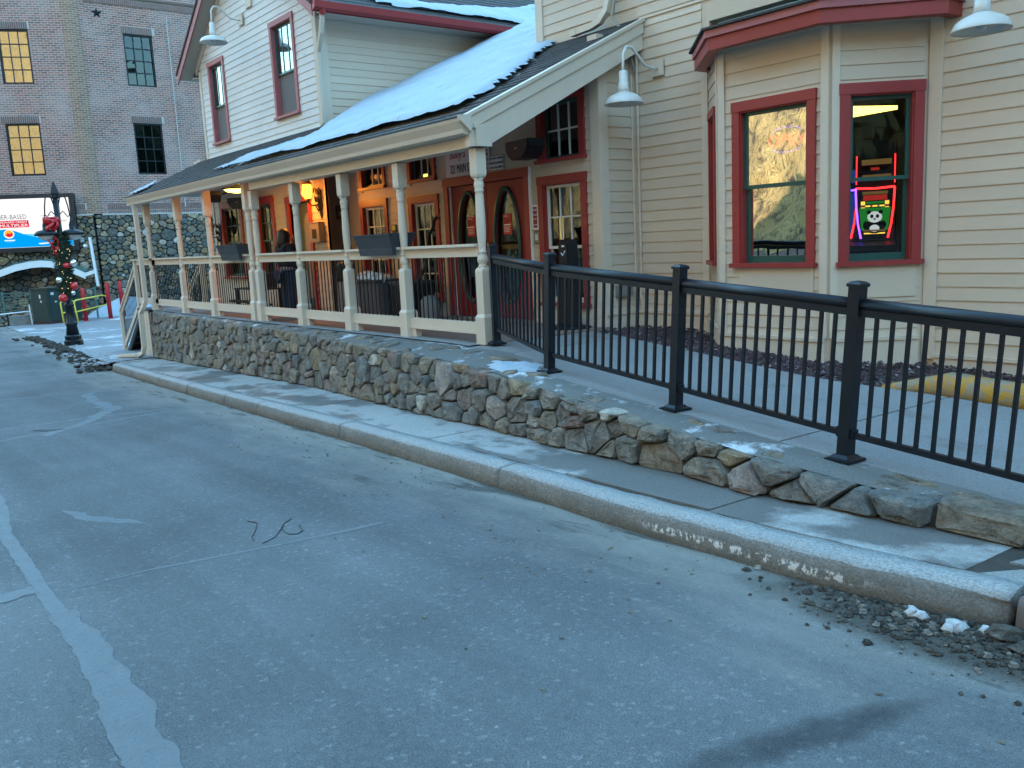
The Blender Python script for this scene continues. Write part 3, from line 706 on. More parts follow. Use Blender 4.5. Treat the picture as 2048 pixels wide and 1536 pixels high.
for _ in range(9000):
    x = rg.uniform(-7.75, 1.5); ya = lerp(REDGE, x)-.05; yb = bay_y(x)-.02
    if x > -3.55: ya += .2
    y = rg.uniform(ya, yb)
    r = rg.uniform(.014, .032); o = len(mb.v); z = Zg(x, y)+rg.uniform(0, .018); tn = min(.99, abs(rg.gauss(.35, .3)))
    a = rg.uniform(0, 6.28); q = [V((math.cos(a+k*1.57)*r*rg.uniform(.7, 1.3), math.sin(a+k*1.57)*r*rg.uniform(.7, 1.3), rg.uniform(-.3, .3)*r)) for k in range(4)]
    c = V((x, y, z)); vs_ = [c+p for p in q]+[c+V((rg.uniform(-.3, .3)*r, rg.uniform(-.3, .3)*r, r*rg.uniform(.5, .9)))]
    mb.add(vs_, [(0, 1, 4), (1, 2, 4), (2, 3, 4), (3, 0, 4)], max(.001, tn))
struct('gravel', mb, m_grav, kind='stuff', label='dark red crushed gravel between the ramp and the house')
mb = MB()
for i in range(48):
    x = -7.8+i*.25
    for y in (lerp(REDGE, x)-.1, bay_y(x)+.05): mb.v.append((x, y, Zg(x, y)-.012)); mb.t.append(0)
mb.f = [(2*i, 2*i+2, 2*i+3, 2*i+1) for i in range(47)]
struct('gravel_bed', mb, m_dirt)
mb = MB(); prof = lambda h: [(0, -.05), (.012, h*.55), (.035, h*.96), (.06, h), (.17, h), (.19, h*.8), (.19, -.05)]
sx_ = [-3.72, -3.62, -3.5, -3.36, -3.24, -3.1, -2.8, -2.4, -2., -1.4, -.6, .5, 2]
for x in sx_:
    h = .165*max(.06, min(1, (x+3.74)/.5)); y = lerp(REDGE, x)-.03
    for dy, dz in prof(h): mb.v.append((x, y+dy+.008*noise.noise(V((x*4, dy*30, 0))), Zr(x)+dz+.008*noise.noise(V((x*6, dy*20, 5))))); mb.t.append(0)
mb.f = [(i*7+j, (i+1)*7+j, (i+1)*7+(j+1) % 7, i*7+(j+1) % 7) for i in range(len(sx_)-1) for j in range(7)]+[tuple(range(7))]
solo('yellow_kerb', mb, m_yk, 'worn yellow painted kerb with a sloped end beside the gravel', 'kerb', smooth=True)

m_rub = stone_mat('silty_rubble', [(0, (.065, .058, .048)), (.3, (.11, .10, .085)), (.6, (.08, .076, .068)), (.85, (.16, .13, .10)), (1, (.30, .28, .25))])
# loose rubble and dirty snow
def lump(mb, c, r, rnd, tone=.5, fl_=.7):
    o = len(mb.v); n_ = 6; vs_ = []
    for k, (rr, z) in enumerate(((.7, -.4), (1., .15), (.6, .8))):
        for i in range(n_):
            a = 2*math.pi*i/n_+k*.5; q = r*rr*rnd.uniform(.75, 1.25); vs_.append((c[0]+q*math.cos(a), c[1]+q*math.sin(a), c[2]+r*z*fl_*rnd.uniform(.8, 1.2)))
    vs_.append((c[0], c[1], c[2]+r*fl_)); f_ = [(k*n_+i, k*n_+(i+1) % n_, (k+1)*n_+(i+1) % n_, (k+1)*n_+i) for k in range(2) for i in range(n_)]+[(12+i, 12+(i+1) % n_, 18) for i in range(n_)]
    mb.add(vs_, f_, max(.001, tone))
rb = random.Random(3); mb = MB()
for _ in range(1500):
    x = rb.gauss(-1.42, .38); y = kerbY(x)-abs(rb.gauss(.04, .16)); lump(mb, (x, y, Zroad(x)+.004), rb.choice((.004, .005, .006, .008, .010, .014, .024)), rb, rb.random())
for (x, y, r) in ((-1.42, 3.60, .085), (-1.32, 3.52, .06), (-1.25, 3.63, .05), (-1.12, 3.55, .07), (-1.15, 3.45, .06), (-.98, 3.5, .07)): lump(mb, (x, y, Zroad(x)+.02), r, rb, .15+.2*rb.random(), .5)
struct('rubble', mb, m_rub, kind='stuff', label='loose stones and silt by the broken end of the kerb')
mb = MB()
for (x, y, r) in ((-1.80, 3.58, .035), (-1.76, 3.57, .03), (-1.62, 3.52, .03), (-1.60, 3.55, .042), (-1.585, 3.57, .028), (-1.63, 3.56, .03), (-1.50, 3.60, .03), (-1.46, 3.62, .026)): lump(mb, (x, y, Zroad(x)+.01), r, rb, .5, 1.1)
struct('snow_clod', mb, m_dsnow2, True, 'stuff', 'small clods of white snow at the broken kerb')
mb = MB()
for _ in range(420):
    x = rb.uniform(-31, -19.6); y = kerbY(x)+rb.gauss(.02, .22); lump(mb, (x, y, Zs(x)-.02), rb.choice((.03, .04, .06, .09)), rb, .5, .5)
struct('dirty_snow', mb, m_dsnow, True, 'stuff', 'low ridge of dirty snow along the street edge near the lamp post')
mb = MB()
for _ in range(260):
    x = rb.uniform(-30, -19.2); y = kerbY(x)-abs(rb.gauss(.1, .2)); lump(mb, (x, y, Zroad(x)+.05), rb.choice((.03, .05, .08)), rb, rb.random()*.3, .7)
struct('street_debris', mb, m_dirt, kind='stuff', label='dark clods of grit along the dirty snow ridge')
mb = MB()
for _ in range(330):                     # grit scattered over the asphalt
    x = rb.uniform(-11, -.5); y = min(kerbY(x)-.03, kerbY(x)-abs(rb.gauss(0, .7))); lump(mb, (x, y, Zroad(x)+.002), rb.choice((.004, .005, .006, .009, .012)), rb, rb.random())
struct('grit', mb, m_stone, kind='stuff', label='grit scattered on the asphalt along the kerb')
mb = MB()                                # snow patch left on the wall cap
nx = 26
for i in range(nx+1):
    for j in range(nx+1):
        x = -6.75+1.05*i/nx; y = 4.80+.52*j/nx; d = math.hypot((x+6.28)/.40, (y-5.04)/.20)+.55*fbm(x*4.5, y*6)
        mb.v.append((x, y, Zr(x)-.012+.05*max(-.5, 1-d*.95)+.012*fbm(x*16, y*16))); mb.t.append(0)
mb.f = [(i*(nx+1)+j, (i+1)*(nx+1)+j, (i+1)*(nx+1)+j+1, i*(nx+1)+j+1) for i in range(nx) for j in range(nx)]
mb.f = [f for f in mb.f if max(mb.v[i][2]-Zr(mb.v[i][0]) for i in f) > -.012]
struct('snow_patch', mb, m_snow, True, 'stuff', 'patch of melting snow on the wall cap before the first black fence post')

# ------------------------------------------------------------------ cliff across the street, added slopes out of view
def rock_mat():
    m = bpy.data.materials.new('golden_cliff_rock'); t, n, l, b = nodes_of(m); p = pos(n)
    a = nz(n, l, p, .35, 9, .68, (1, 1, .5)); f = nz(n, l, p, 1.1, 10, .78, (1, 1, .5)); v = nz(n, l, p, 3.6, 8, .75, (1, 1, .45))
    c = mixc(n, l, ramp(n, l, a, [(.3, 0.), (.7, 1.)]), (.46, .285, .085), (.80, .56, .22))
    c = mixc(n, l, ramp(n, l, f, [(.40, .95), (.50, 0.)]), c, (.07, .05, .03))
    c = mixc(n, l, ramp(n, l, v, [(.38, .85), (.47, 0.)]), c, (.15, .10, .05))
    l.new(c, b.inputs['Base Color']); b.inputs['Roughness'].default_value = .9
    bump(n, l, mth(n, l, 'ADD', a, mth(n, l, 'MULTIPLY', f, 1.2)), 1., 1.4, b); return m
m_rock = rock_mat()
m_hill = mat('forest_hillside', (.045, .055, .03), .95, .5, .2, .6, 2)
m_pine = mat('pine_foliage', (.025, .040, .020), .9, .4, 1.)
CREST = [(-400, 26), (-200, 24), (-130, 18), (-95, 17), (-70, 24), (-45, 32), (0, 34), (60, 30), (160, 30)]
mb = MB(); nx, nz_ = 240, 34; xs = [-220+340*i/nx for i in range(nx+1)]
for x in xs:
    H = lerp(CREST, x)*(1+.16*fbm(x*.045, 3.))
    for j in range(nz_+1):
        k = j/nz_; z = -4+(H+4)*k
        y = -29-9*k**1.4-3.2*fbm(x*.06, z*.05, 1.)-1.5*fbm(x*.22, z*.14, 7.)-.9*abs(fbm(x*.5, z*.25, 9.))
        mb.v.append((x, y, z)); mb.t.append(0)
mb.f = [(i*(nz_+1)+j, (i+1)*(nz_+1)+j, (i+1)*(nz_+1)+j+1, i*(nz_+1)+j+1) for i in range(nx) for j in range(nz_)]
struct('cliff', mb, m_rock, True, label='golden rock cliff across the street, seen mirrored in the window panes')
mb = MB()
for x in xs[::4]:
    H = lerp(CREST, x)*(1+.16*fbm(x*.045, 3.))
    for k in range(4): mb.v.append((x, -36-k*22, H-.5+k*k*1.2)); mb.t.append(0)
n4 = len(xs[::4]); mb.f = [(i*4+j, (i+1)*4+j, (i+1)*4+j+1, i*4+j+1) for i in range(n4-1) for j in range(3)]
struct('cliff_top', mb, m_hill, True)
rt_ = random.Random(8); mb = MB()
for _ in range(420):
    x = rt_.uniform(-215, 110); k = rt_.random(); H = lerp(CREST, x)*(1+.16*fbm(x*.045, 3.)); y = -37-k*40; h = rt_.uniform(2.2, 5.5)
    mb.lathe([(.12*h, 0), (.26*h, .14*h), (.15*h, .45*h), (.17*h, .48*h), (.07*h, .75*h), (.01, h)], 6, (x, y, H+k*2-.6), rot=rt_.random())
struct('forest', mb, m_pine, kind='stuff', label='dark conifers along the top of the cliff')
mb = MB(); nx, ny = 70, 18
for i in range(nx+1):
    x = -260+400*i/nx
    for j in range(ny+1):
        k = j/ny; y = 34+80*k; h = 42*min(1., k/.45)*(1 if k < .6 else 1-.2*(k-.6)/.4)
        mb.v.append((x, y+5*fbm(x*.03, k), -2+h*(1+.10*fbm(x*.02, k*2)*k)+2.*fbm(x*.1, y*.1)*min(1, k*3))); mb.t.append(0)
mb.f = [(i*(ny+1)+j, (i+1)*(ny+1)+j, (i+1)*(ny+1)+j+1, i*(ny+1)+j+1) for i in range(nx) for j in range(ny)]
struct('shade_hill', mb, m_hill, True, label='unseen wooded slope added behind the buildings to shade the street')  # added out of view to keep the sun off the street

mb = MB(); nx, ny = 24, 14
for i in range(nx+1):
    y = -40+90*i/nx
    for j in range(ny+1):
        k = j/ny; mb.v.append((52+34*k+4*fbm(y*.05, k*2)+8*abs(y-2)/45*0, y, -2+30*k+1.5*fbm(y*.12, k*6)*min(1, k*4))); mb.t.append(0)
mb.f = [(i*(ny+1)+j, (i+1)*(ny+1)+j, (i+1)*(ny+1)+j+1, i*(ny+1)+j+1) for i in range(nx) for j in range(ny)]
struct('reflection_slope', mb, m_hill, True, label='unseen wooded slope added up the street to darken the bay window reflection')  # added out of view so the angled bay pane mirrors something dark
mb = MB()
for _ in range(420):
    y = rt_.uniform(-38, 48); k = rt_.random()**1.5; h = rt_.uniform(4, 9)
    mb.lathe([(.10*h, 0), (.24*h, .12*h), (.14*h, .42*h), (.17*h, .45*h), (.07*h, .75*h), (.01, h)], 6, (52+34*k-.5, y, -2.6+30*k), rot=rt_.random())
struct('reflection_trees', mb, m_pine, kind='stuff', label='dark conifers added on the unseen slope up the street to darken the reflection')  # trees added to the unseen slope for the same dark reflection

# ------------------------------------------------------------------ far brick building on its stone wall
CF = (-43, 10.2, 0)
FR = Frame((-43, 10.55, 0), (1, 0, 0)); FL = Frame(CF, (.917, -.40, 0))
bb = thing('brick_building', (-45, 12, -2.4), 'tall whitewashed brick building standing on a high stone wall', 'building')
def wall_boxes(fr, u0, u1, v0, v1, holes, d0, d1):
    us = sorted({u0, u1, *[h[0] for h in holes], *[h[1] for h in holes]}); us = [u for u in us if u0 <= u <= u1]
    mb = MB()
    for a, b in zip(us, us[1:]):
        cuts = sorted((h[2], h[3]) for h in holes if h[0] < (a+b)/2 < h[1]); z = v0
        for c, d in cuts:
            if c > z: mb.fbox(fr, a, b, z, min(c, v1), d0, d1)
            z = max(z, d)
        if z < v1: mb.fbox(fr, a, b, z, v1, d0, d1)
    return mb
HL = [(-2.92, -1.70, 7.67, 9.93), (-3.08, -1.70, 3.80, 6.02), (-7.0, -5.75, 7.67, 9.93), (-7.0, -5.75, 3.8, 6.02)]
HR = [(1.80, 3.08, 7.73, 10.0), (1.82, 3.10, 3.82, 6.1), (7.2, 8.5, 7.73, 10.0), (7.2, 8.5, 3.82, 6.1)]
part('wall', wall_boxes(FL, -13, 0, 2.05, 15, HL, -.4, 0), m_brL, bb)
part('wall', wall_boxes(FR, .0, 18, 2.05, 15, HR, -.4, 0), m_brR, bb)
part('corner_pilaster', MB().prism([(-43.12, 9.90, 2.06), (-42.93, 10.2, 2.06), (-42.95, 10.60, 2.06), (-43.3, 10.6, 2.06), (-43.4, 10.2, 2.06)], (0, 0, 12.9)), m_brC, bb)
part('interior_wall', wall_boxes(FL, -13, 0, 2.06, 14.9, [], -1.3, -1.2), m_int, bb); part('interior_wall', wall_boxes(FR, .5, 18, 2.06, 14.9, [], -1.3, -1.2), m_int, bb)
part('roof', MB().box(-58, -43.2, 10.8, 28, 14.6, 14.9), m_shin, bb)
def soldier(fr, u0, u1, v0, v1, d, nm='lintel', step=.085):
    mb = MB(); k = int((u1-u0)/step)
    for i in range(k): mb.fbox(fr, u0+i*step, u0+i*step+step*.72, v0, v1, -.02, d+.006*random.random())
    o = part(nm, mb, m_sold, bb); o['kind'] = 'stuff'
    part('mortar_band', MB().fbox(fr, u0-.02, u1+.02, v0-.015, v1+.015, -.02, d*.5), m_mortar_l, bb)
m_mortar_l = mat('pale_mortar', (.40, .38, .36), .9, .15)
def far_window(fr, h):
    u0, u1, v0, v1 = h; wn = part('window', (lambda m: (m.fbox(fr, u0, u0+.07, v0, v1, -.2, -.04), m.fbox(fr, u1-.07, u1, v0, v1, -.2, -.04), m.fbox(fr, u0+.07, u1-.07, v1-.07, v1, -.2, -.04), m.fbox(fr, u0+.07, u1-.07, v0, v0+.07, -.2, -.04))[0])(MB()), m_black, bb)
    a, b, c, d = u0+.07, u1-.07, v0+.07, v1-.07
    for i in range(3):
        for j in range(4):
            x0, x1 = a+(b-a)*i/3, a+(b-a)*(i+1)/3; z0, z1 = c+(d-c)*j/4, c+(d-c)*(j+1)/4
            q = MB().fbox(fr, x0+.018, x1-.018, z0+.018, z1-.018, -.13, -.12)
            e = [random.uniform(-.012, .012) for _ in range(2)]      # each pane sits a little askew
            q.v = [tuple(V(p)+fr.N*(e[0]*((V(p)-fr.O).dot(fr.U)-(x0+x1)/2)+e[1]*(p[2]-(z0+z1)/2))) for p in q.v]
            part('pane', q, m_fglass if fr is FL else m_fglass2, wn)
    mm = MB()
    for i in (1, 2): mm.fbox(fr, a+(b-a)*i/3-.02, a+(b-a)*i/3+.02, c, d, -.16, -.09)
    for j in (1, 2, 3): mm.fbox(fr, a, b, c+(d-c)*j/4-.02, c+(d-c)*j/4+.02, -.158, -.092)
    part('glazing_bars', mm, m_black, wn)
for h in HL[:2]: far_window(FL, h); soldier(FL, h[0]-.12, h[1]+.05, h[3]+.02, h[3]+.30, .05)
for h in HR[:2]: far_window(FR, h); soldier(FR, h[0]-.06, h[1]+.1, h[3]+.02, h[3]+.30, .05)
for h in HL[2:]: far_window(FL, h)
for h in HR[2:]: far_window(FR, h)
soldier(FL, -12, -.2, 2.28, 2.52, .05, 'brick_band'); soldier(FR, .3, 14, 2.28, 2.52, .05, 'brick_band')
soldier(FL, -12, -.2, 2.07, 2.2, .03, 'brick_band'); soldier(FR, .3, 14, 2.07, 2.2, .03, 'brick_band')
soldier(FR, .3, 14, 11.2, 11.42, .05, 'brick_band'); soldier(FR, .3, 14, 11.5, 11.6, .1, 'brick_band')
part('wall_pipe', MB().tube([FR.P(3.78, 2.3, .05), FR.P(3.8, 10.9, .05)], .03, 6), m_mortar_l, bb)
st = []
for k in range(10):
    r_ = .24 if k % 2 == 0 else .10; a = math.pi/2+k*math.pi/5; st.append(FR.P(.80+r_*math.cos(a), 10.75+r_*math.sin(a), .01))
mb = MB(); ctr = FR.P(.80, 10.75, .10); mb.v = [tuple(p) for p in st]+[tuple(ctr)]; mb.t = [0]*11; mb.f = [(k, (k+1) % 10, 10) for k in range(10)]+[tuple(range(9, -1, -1))]
part('wall_star', mb, m_black, bb)

fw_ = thing('far_stone_wall', (-43, 9, -2.45), 'high mossy stone wall carrying the brick building', 'stone wall')
SL = []
for fr, a, b, seed in ((FL, -6.2, .0, 21), (FR, -.30, 9.6, 22)):
    rq = random.Random(seed); O = a
    for poly in cells(b-a, 4.45, lambda s, v: .235 if rq.random() < .95 else .42, 1.25, 9000, rq):
        cu = sum(p[0] for p in poly)/len(poly)+O
        r_ = stone([(p[0]+O, p[1]-2.44) for p in poly], lambda s, v, d, fr=fr: fr.P(s, v, d+.02), rq.uniform(.04, .13), .016, .06, tone=min(.999, max(.01, rq.random()**.9)), rough=.03, seed=cu, fine=False)
        if r_: SL.append((-abs(cu+1.5) if fr is FL else -abs(cu-4)-.2, r_[0]))
SL.sort(key=lambda q: -q[0])
for _, q in SL[:300]: part('stone', q, m_fstone, fw_)
mb = MB()
for _, q in SL[300:]:
    o = len(mb.v); mb.v += q.v; mb.t += q.t; mb.f += [tuple(i+o for i in f) for f in q.f]
part('small_stones', mb, m_fstone, fw_)['kind'] = 'stuff'
mb = MB().fbox(FL, -14, 0, -2.6, 2.04, -.6, 0); mb.fbox(FR, -.1, 18, -2.6, 2.04, -.6, 0)
part('mortar_core', mb, m_mort, fw_)
part('coping', (lambda m: (m.fbox(FL, -13, .02, 1.99, 2.06, -.3, .10), m.fbox(FR, .02, 17, 1.985, 2.06, -.3, .10))[0])(MB()), m_mortar_l, fw_)

# led billboard, parallel to the left face
SB = Frame((-42.6, 10.2, 0), (.917, -.40, 0))
sg = thing('billboard', SB.P(-3, .4, -.2), 'bright casino video billboard in a dark cabinet on the stone wall', 'billboard')
part('cabinet', MB().fbox(SB, -6.2, -.82, .50, 2.98, -.42, -.02), m_bplast, sg)
part('bezel', (lambda m: (m.fbox(SB, -6.2, -1.02, 2.80, 2.98, -.02, .05), m.fbox(SB, -6.2, -1.02, .50, .70, -.02, .05), m.fbox(SB, -1.02, -.82, .50, 2.98, -.02, .05))[0])(MB()), m_bplast, sg)
scn = part('screen', MB().fbox(SB, -6.15, -1.02, .70, 2.80, -.02, .01), e_white, sg)
def flat(fr, pts, d, m, parent, name, th=.004): return part(name, MB().prism([fr.P(u, v, d) for u, v in pts], fr.N*th), m, parent)
wave = [(-6.15, 1.15)]+[(-4.6+.18*i, 1.25+.26*math.exp(-((-4.6+.18*i+3.75)/.75)**2)-.13*max(0, (-4.6+.18*i+3.4))) for i in range(16)]+[(-1.75, .93), (-1.35, 1.02), (-1.03, 1.16)]
flat(SB, wave+[(-1.03, .71), (-6.15, .71)], .010, e_blue, scn, 'blue_wave')
flat(SB, [(-3.1, 1.30), (-2.6, 1.16), (-2.1, 1.0), (-1.7, .92), (-1.6, .94), (-2.1, 1.09), (-2.6, 1.27)], .015, e_lblue, scn, 'wave_highlight')
flat(SB, [(-2.45, .86), (-1.5, .90), (-1.45, .87), (-2.4, .81)], .015, e_white, scn, 'wave_highlight')
flat(SB, [(-5.2, 1.57), (-2.72, 1.57), (-2.74, 1.88), (-5.2, 1.88)], .010, e_sred, scn, 'red_band')
text(SB, -2.78, 1.93, .012, 'TIER-BASED', .20, e_sink, scn, 'lettering', 'RIGHT', 0, .82)
text(SB, -2.78, 1.765, .016, 'REWARD CREDIT', .085, e_white, scn, 'lettering', 'RIGHT', 0, 1.15)
text(SB, -2.77, 1.60, .016, 'MULTIPLIER', .125, e_white, scn, 'lettering', 'RIGHT', 0, 1.22)
for (u, v, s_) in ((-2.0, 2.02, .05), (-1.6, 1.75, .09), (-1.75, 1.5, .05), (-1.9, 1.38, .05)): flat(SB, [(u-.5*s_*9, v), (u+.5*s_*9, v), (u+.5*s_*9, v+s_), (u-.5*s_*9, v+s_)], .010, e_fade, scn, 'faint_text_line')
flat(SB, [(-3.57+.21*math.cos(k*math.pi/8), 1.30+.19*math.sin(k*math.pi/8)) for k in range(16)], .018, e_white, scn, 'emblem_disc')
flat(SB, [(-3.57+.175*math.cos(k*math.pi/8), 1.31+.155*math.sin(k*math.pi/8)) for k in range(16)], .023, e_gold, scn, 'emblem_disc')
flat(SB, [(-3.72, 1.25), (-3.6, 1.36), (-3.53, 1.30), (-3.47, 1.38), (-3.40, 1.24), (-3.57, 1.16)], .028, e_sred, scn, 'emblem_mountain')
flat(SB, [(-3.78, 1.01), (-3.36, 1.01), (-3.36, 1.05), (-3.78, 1.05)], .018, e_white, scn, 'emblem_caption')
flat(SB, [(-3.72, .96), (-3.42, .96), (-3.42, .985), (-3.72, .985)], .018, e_lblue, scn, 'emblem_caption')

# white arched canopy
AF = Frame((-41.5, 10.2, 0), (.917, -.40, 0))
ac = thing('arched_canopy', AF.P(-2.5, -2.3, -.3), 'white arched canopy beam with green roof fixed to the stone wall', 'canopy')
arc = [(-6.0, -1.1), (-5.2, -.62), (-4.29, -.22), (-3.68, -.02), (-3.09, .08), (-2.7, .10), (-2.3, .06), (-1.9, -.05), (-1.54, -.2), (-1.2, -.38), (-.97, -.51)]
def band(fr, pl_, h, d0, d1, dz=0):
    mb = MB()
    for (a, b) in zip(pl_, pl_[1:]): mb.hexa([fr.P(a[0], a[1]-h+dz, d1), fr.P(b[0], b[1]-h+dz, d1), fr.P(b[0], b[1]-h+dz, d0), fr.P(a[0], a[1]-h+dz, d0), fr.P(a[0], a[1]+dz, d1), fr.P(b[0], b[1]+dz, d1), fr.P(b[0], b[1]+dz, d0), fr.P(a[0], a[1]+dz, d0)])
    return mb
part('arch_beam', band(AF, arc, .28, -.10, .02), m_whitep, ac)
part('canopy_roof', band(AF, arc, .05, -1.2, .0, .055), m_copper, ac)
part('end_bracket', band(AF, [(-.96, -.52), (-.62, -.42), (-.5, -.40)], .16, -.10, .03), m_whitep, ac)
part('bracket_plate', MB().beam(AF.P(-.60, 1.0, .02), AF.P(-.50, -1.13, .02), .16, .10, AF.U), m_whitep, ac)
part('flood_lamp', MB().ball(AF.P(-.80, .62, .12), .10, 8), m_alu, ac)

# street lamp
LX, LY = -25.9, 5.26; LZ = Zs(LX)-.02
lp = thing('street_lamp', (LX, LY, LZ), 'black street lamp with fluted base and two hooded lamps on curled arms', 'street lamp')
part('base', MB().lathe([(.24, 0), (.24, .14), (.20, .17), (.215, .26), (.18, .30)], 12, (LX, LY, LZ)), m_black, lp)
part('shaft', MB().lathe([(.165, .295), (.13, .55), (.15, .57), (.15, .62), (.12, .64), (.105, 1.05), (.125, 1.07), (.125, 1.12), (.085, 1.15), (.075, 2.6), (.065, 3.9)], 14, (LX, LY, LZ)), m_black, lp, True)
part('finial', MB().lathe([(.068, 3.89), (.09, 3.93), (.085, 4.0), (.11, 4.03), (.02, 4.34)], 10, (LX, LY, LZ)), m_black, lp)
for sg_ in (1, -1):
    A = lambda k, z: (LX, LY+sg_*k, LZ+z)
    arm = part('lamp_arm', MB().tube([A(.05, 3.30), A(.06, 3.75), A(.10, 3.92), A(.18, 3.98), A(.24, 3.92), A(.28, 3.7), A(.30, 3.5), A(.32, 3.36)], .018, 6), m_black, lp)
    part('scroll', MB().tube([A(.07, 3.5), A(.14, 3.58), A(.20, 3.5), A(.25, 3.42), A(.30, 3.5)], .014, 5), m_black, arm)
    sh = part('lamp_shade', MB().lathe([(.03, .40), (.035, .34), (.075, .22), (.08, .10), (.20, .075), (.28, .02), (.30, -.05), (.285, -.05), (.26, .0), (.05, .05)], 16, A(.32, 3.0)), m_black, lp, True)
    part('globe', MB().lathe([(.21, -.03), (.19, -.10), (.12, -.17), (.04, -.19)], 14, A(.32, 3.0)), m_lampw, sh, True)
gb = thing('garland', (LX, LY, LZ+1.2), 'evergreen garland wound round the street lamp post with baubles and lights', 'garland')
rg = random.Random(4); mb = MB(); mb.lathe([(.10, 1.30), (.16, 1.5), (.15, 2.0), (.17, 2.5), (.13, 2.9), (.08, 3.0)], 9, (LX, LY, LZ))
for _ in range(2600):
    z = rg.uniform(1.28, 3.02); a = rg.uniform(0, 6.28)+z*3; r_ = .10+.09*abs(math.sin(z*6+a))*rg.random()+.05
    c = V((LX+r_*math.cos(a), LY+r_*math.sin(a), LZ+z)); o = V((rg.gauss(0, 1), rg.gauss(0, 1), rg.gauss(0, 1))).normalized(); e = o.orthogonal().normalized()*.012
    mb.add([c-e, c+e, c+o*rg.uniform(.05, .10)+V((math.cos(a), math.sin(a), 0))*.03], [(0, 1, 2)])
part('needles', mb, m_needle, gb)['kind'] = 'stuff'
for (dy, z, m, r_) in ((.02, 2.15, m_rbau, .085), (.19, 2.2, m_silver, .10), (-.19, 1.78, m_silver, .085), (.15, 1.60, m_rbau, .11), (.10, 1.42, m_silver, .07), (-.15, 1.30, m_rbau, .115), (-.13, 2.6, m_rbau, .05)):
    part('bauble', MB().ball((LX+.17, LY+dy, LZ+z), r_, 10), m, gb, True)
mb = MB()
for _ in range(26):
    z = rg.uniform(1.35, 2.6); a = rg.uniform(-1.2, 1.2); mb.ball((LX+.19*math.cos(a), LY+.19*math.sin(a), LZ+z), .010, 4)
part('fairy_lights', mb, e_bulb, gb)['kind'] = 'stuff'
rbw = thing('ribbon_bow', (LX+.12, LY-.18, LZ+3.0), 'big shiny red ribbon bow tied high on the street lamp', 'bow')
C_ = V((LX+.13, LY-.16, LZ+3.30))
for k, (dy, dz, s_) in enumerate(((-.17, .05, 1.), (.10, .02, .8), (-.12, -.12, .9), (.06, -.16, .7))):
    pts = [C_+V((.05*math.sin(q*2), dy*math.sin(q)+.06*math.sin(2*q), dz*(1-math.cos(q))+.12*s_*math.sin(q/1.)*(.3 if k % 2 else -.2))) for q in (math.pi*i/7 for i in range(8))]
    part('loop', MB().tube(pts, [.03, .07, .10, .11, .11, .09, .06, .03], 7, .5), m_rbow, rbw, True)
for k, dy in enumerate((-.10, .0, -.04)):
    pts = [C_+V((.03*math.sin(i*1.7+k), dy+.07*math.sin(i*1.3+k*2), -.12*i)) for i in range(7+k)]
    part('tail', MB().tube(pts, .028, 5, .35), m_rbow, rbw, True)
part('knot', MB().ball(C_+V((.05, 0, 0)), .07, 8), m_rbow, rbw, True)

# utility cabinet, bollards, yellow rail, green fence, planter wall
BX, BZ = -38.0, Zs(-38)
ub = thing('utility_cabinet', (BX-.6, 7.4, BZ), 'dark green electrical cabinet with white notices behind the lamp post', 'utility cabinet')
part('body', MB().prism([(BX-.05, 7.02, BZ), (BX-.75, 6.55, BZ), (BX-1.6, 7.5, BZ), (BX-.9, 8.35, BZ)], (0, 0, 1.34)), m_box, ub)
part('lid', MB().prism([(BX+.0, 7.02, BZ+1.345), (BX-.76, 6.50, BZ+1.345), (BX-1.65, 7.5, BZ+1.345), (BX-.9, 8.40, BZ+1.345)], (0, 0, .06)), m_box, ub)
UF = Frame((BX-.05, 7.02, BZ), (.84, -.54, 0)); UF2 = Frame((BX-.05, 7.02, BZ), (.84, -.54, 0)); UG = Frame((BX-.75, 6.55, BZ), (.56, -.83, 0))
part('door', MB().fbox(Frame((BX-.05, 7.02, BZ), (.843, .538, 0)), .06, 1.40, .12, 1.26, .0, .02), m_box, ub)
part('door', MB().fbox(UG, .05, .78, .12, 1.26, .0, .02), m_box, ub)
for (fr, u, v, a, b) in ((UG, .42, 1.0, .07, .15), (UG, .45, .84, .07, .08), (Frame((BX-.05, 7.02, BZ), (.843, .538, 0)), .12, 1.12, .14, .10), (Frame((BX-.05, 7.02, BZ), (.843, .538, 0)), .28, .82, .08, .06)):
    part('notice', MB().fbox(fr, u, u+a, v, v+b, .02, .026), m_wsign, ub)
part('base_trim', MB().prism([(BX-.0, 7.02, BZ-.02), (BX-.76, 6.5, BZ-.02), (BX-1.65, 7.5, BZ-.02), (BX-.9, 8.4, BZ-.02)], (0, 0, .11)), mat('rusty_brown', (.06, .03, .025), .8), ub)
for k, (x, y, h, lab) in enumerate(((-38.0, 8.27, 1.28, 'red pipe bollard beside the dark green cabinet'), (-38.3, 9.27, 1.42, 'red pipe bollard behind the far end of the yellow rail'), (-39.0, 9.95, 1.45, 'red pipe bollard half hidden by the porch stairs'))):
    b_ = thing('bollard', (x, y, Zs(x)), lab, 'bollard', 'red bollards near the cabinet')
    part('post', MB().lathe([(.085, -.02), (.085, h), (.07, h+.025), (.02, h+.04)], 12, (x, y, Zs(x))), m_bol, b_, True)
    part('collar', MB().lathe([(.10, -.02), (.10, .03), (.088, .035)], 12, (x, y, Zs(x))), m_bol, b_)
yr = thing('yellow_handrail', (-38, 8.3, BZ), 'bent yellow pipe guard rail in front of the dark green cabinet', 'handrail')
g0 = BZ-.05
part('end_hoop', MB().tube([(-37.6, 7.38, g0), (-37.6, 7.34, g0+.84), (-37.6, 7.36, g0+.88), (-37.6, 7.42, g0+.90), (-37.6, 7.80, g0+.90)], .03, 8), m_yel, yr, True)
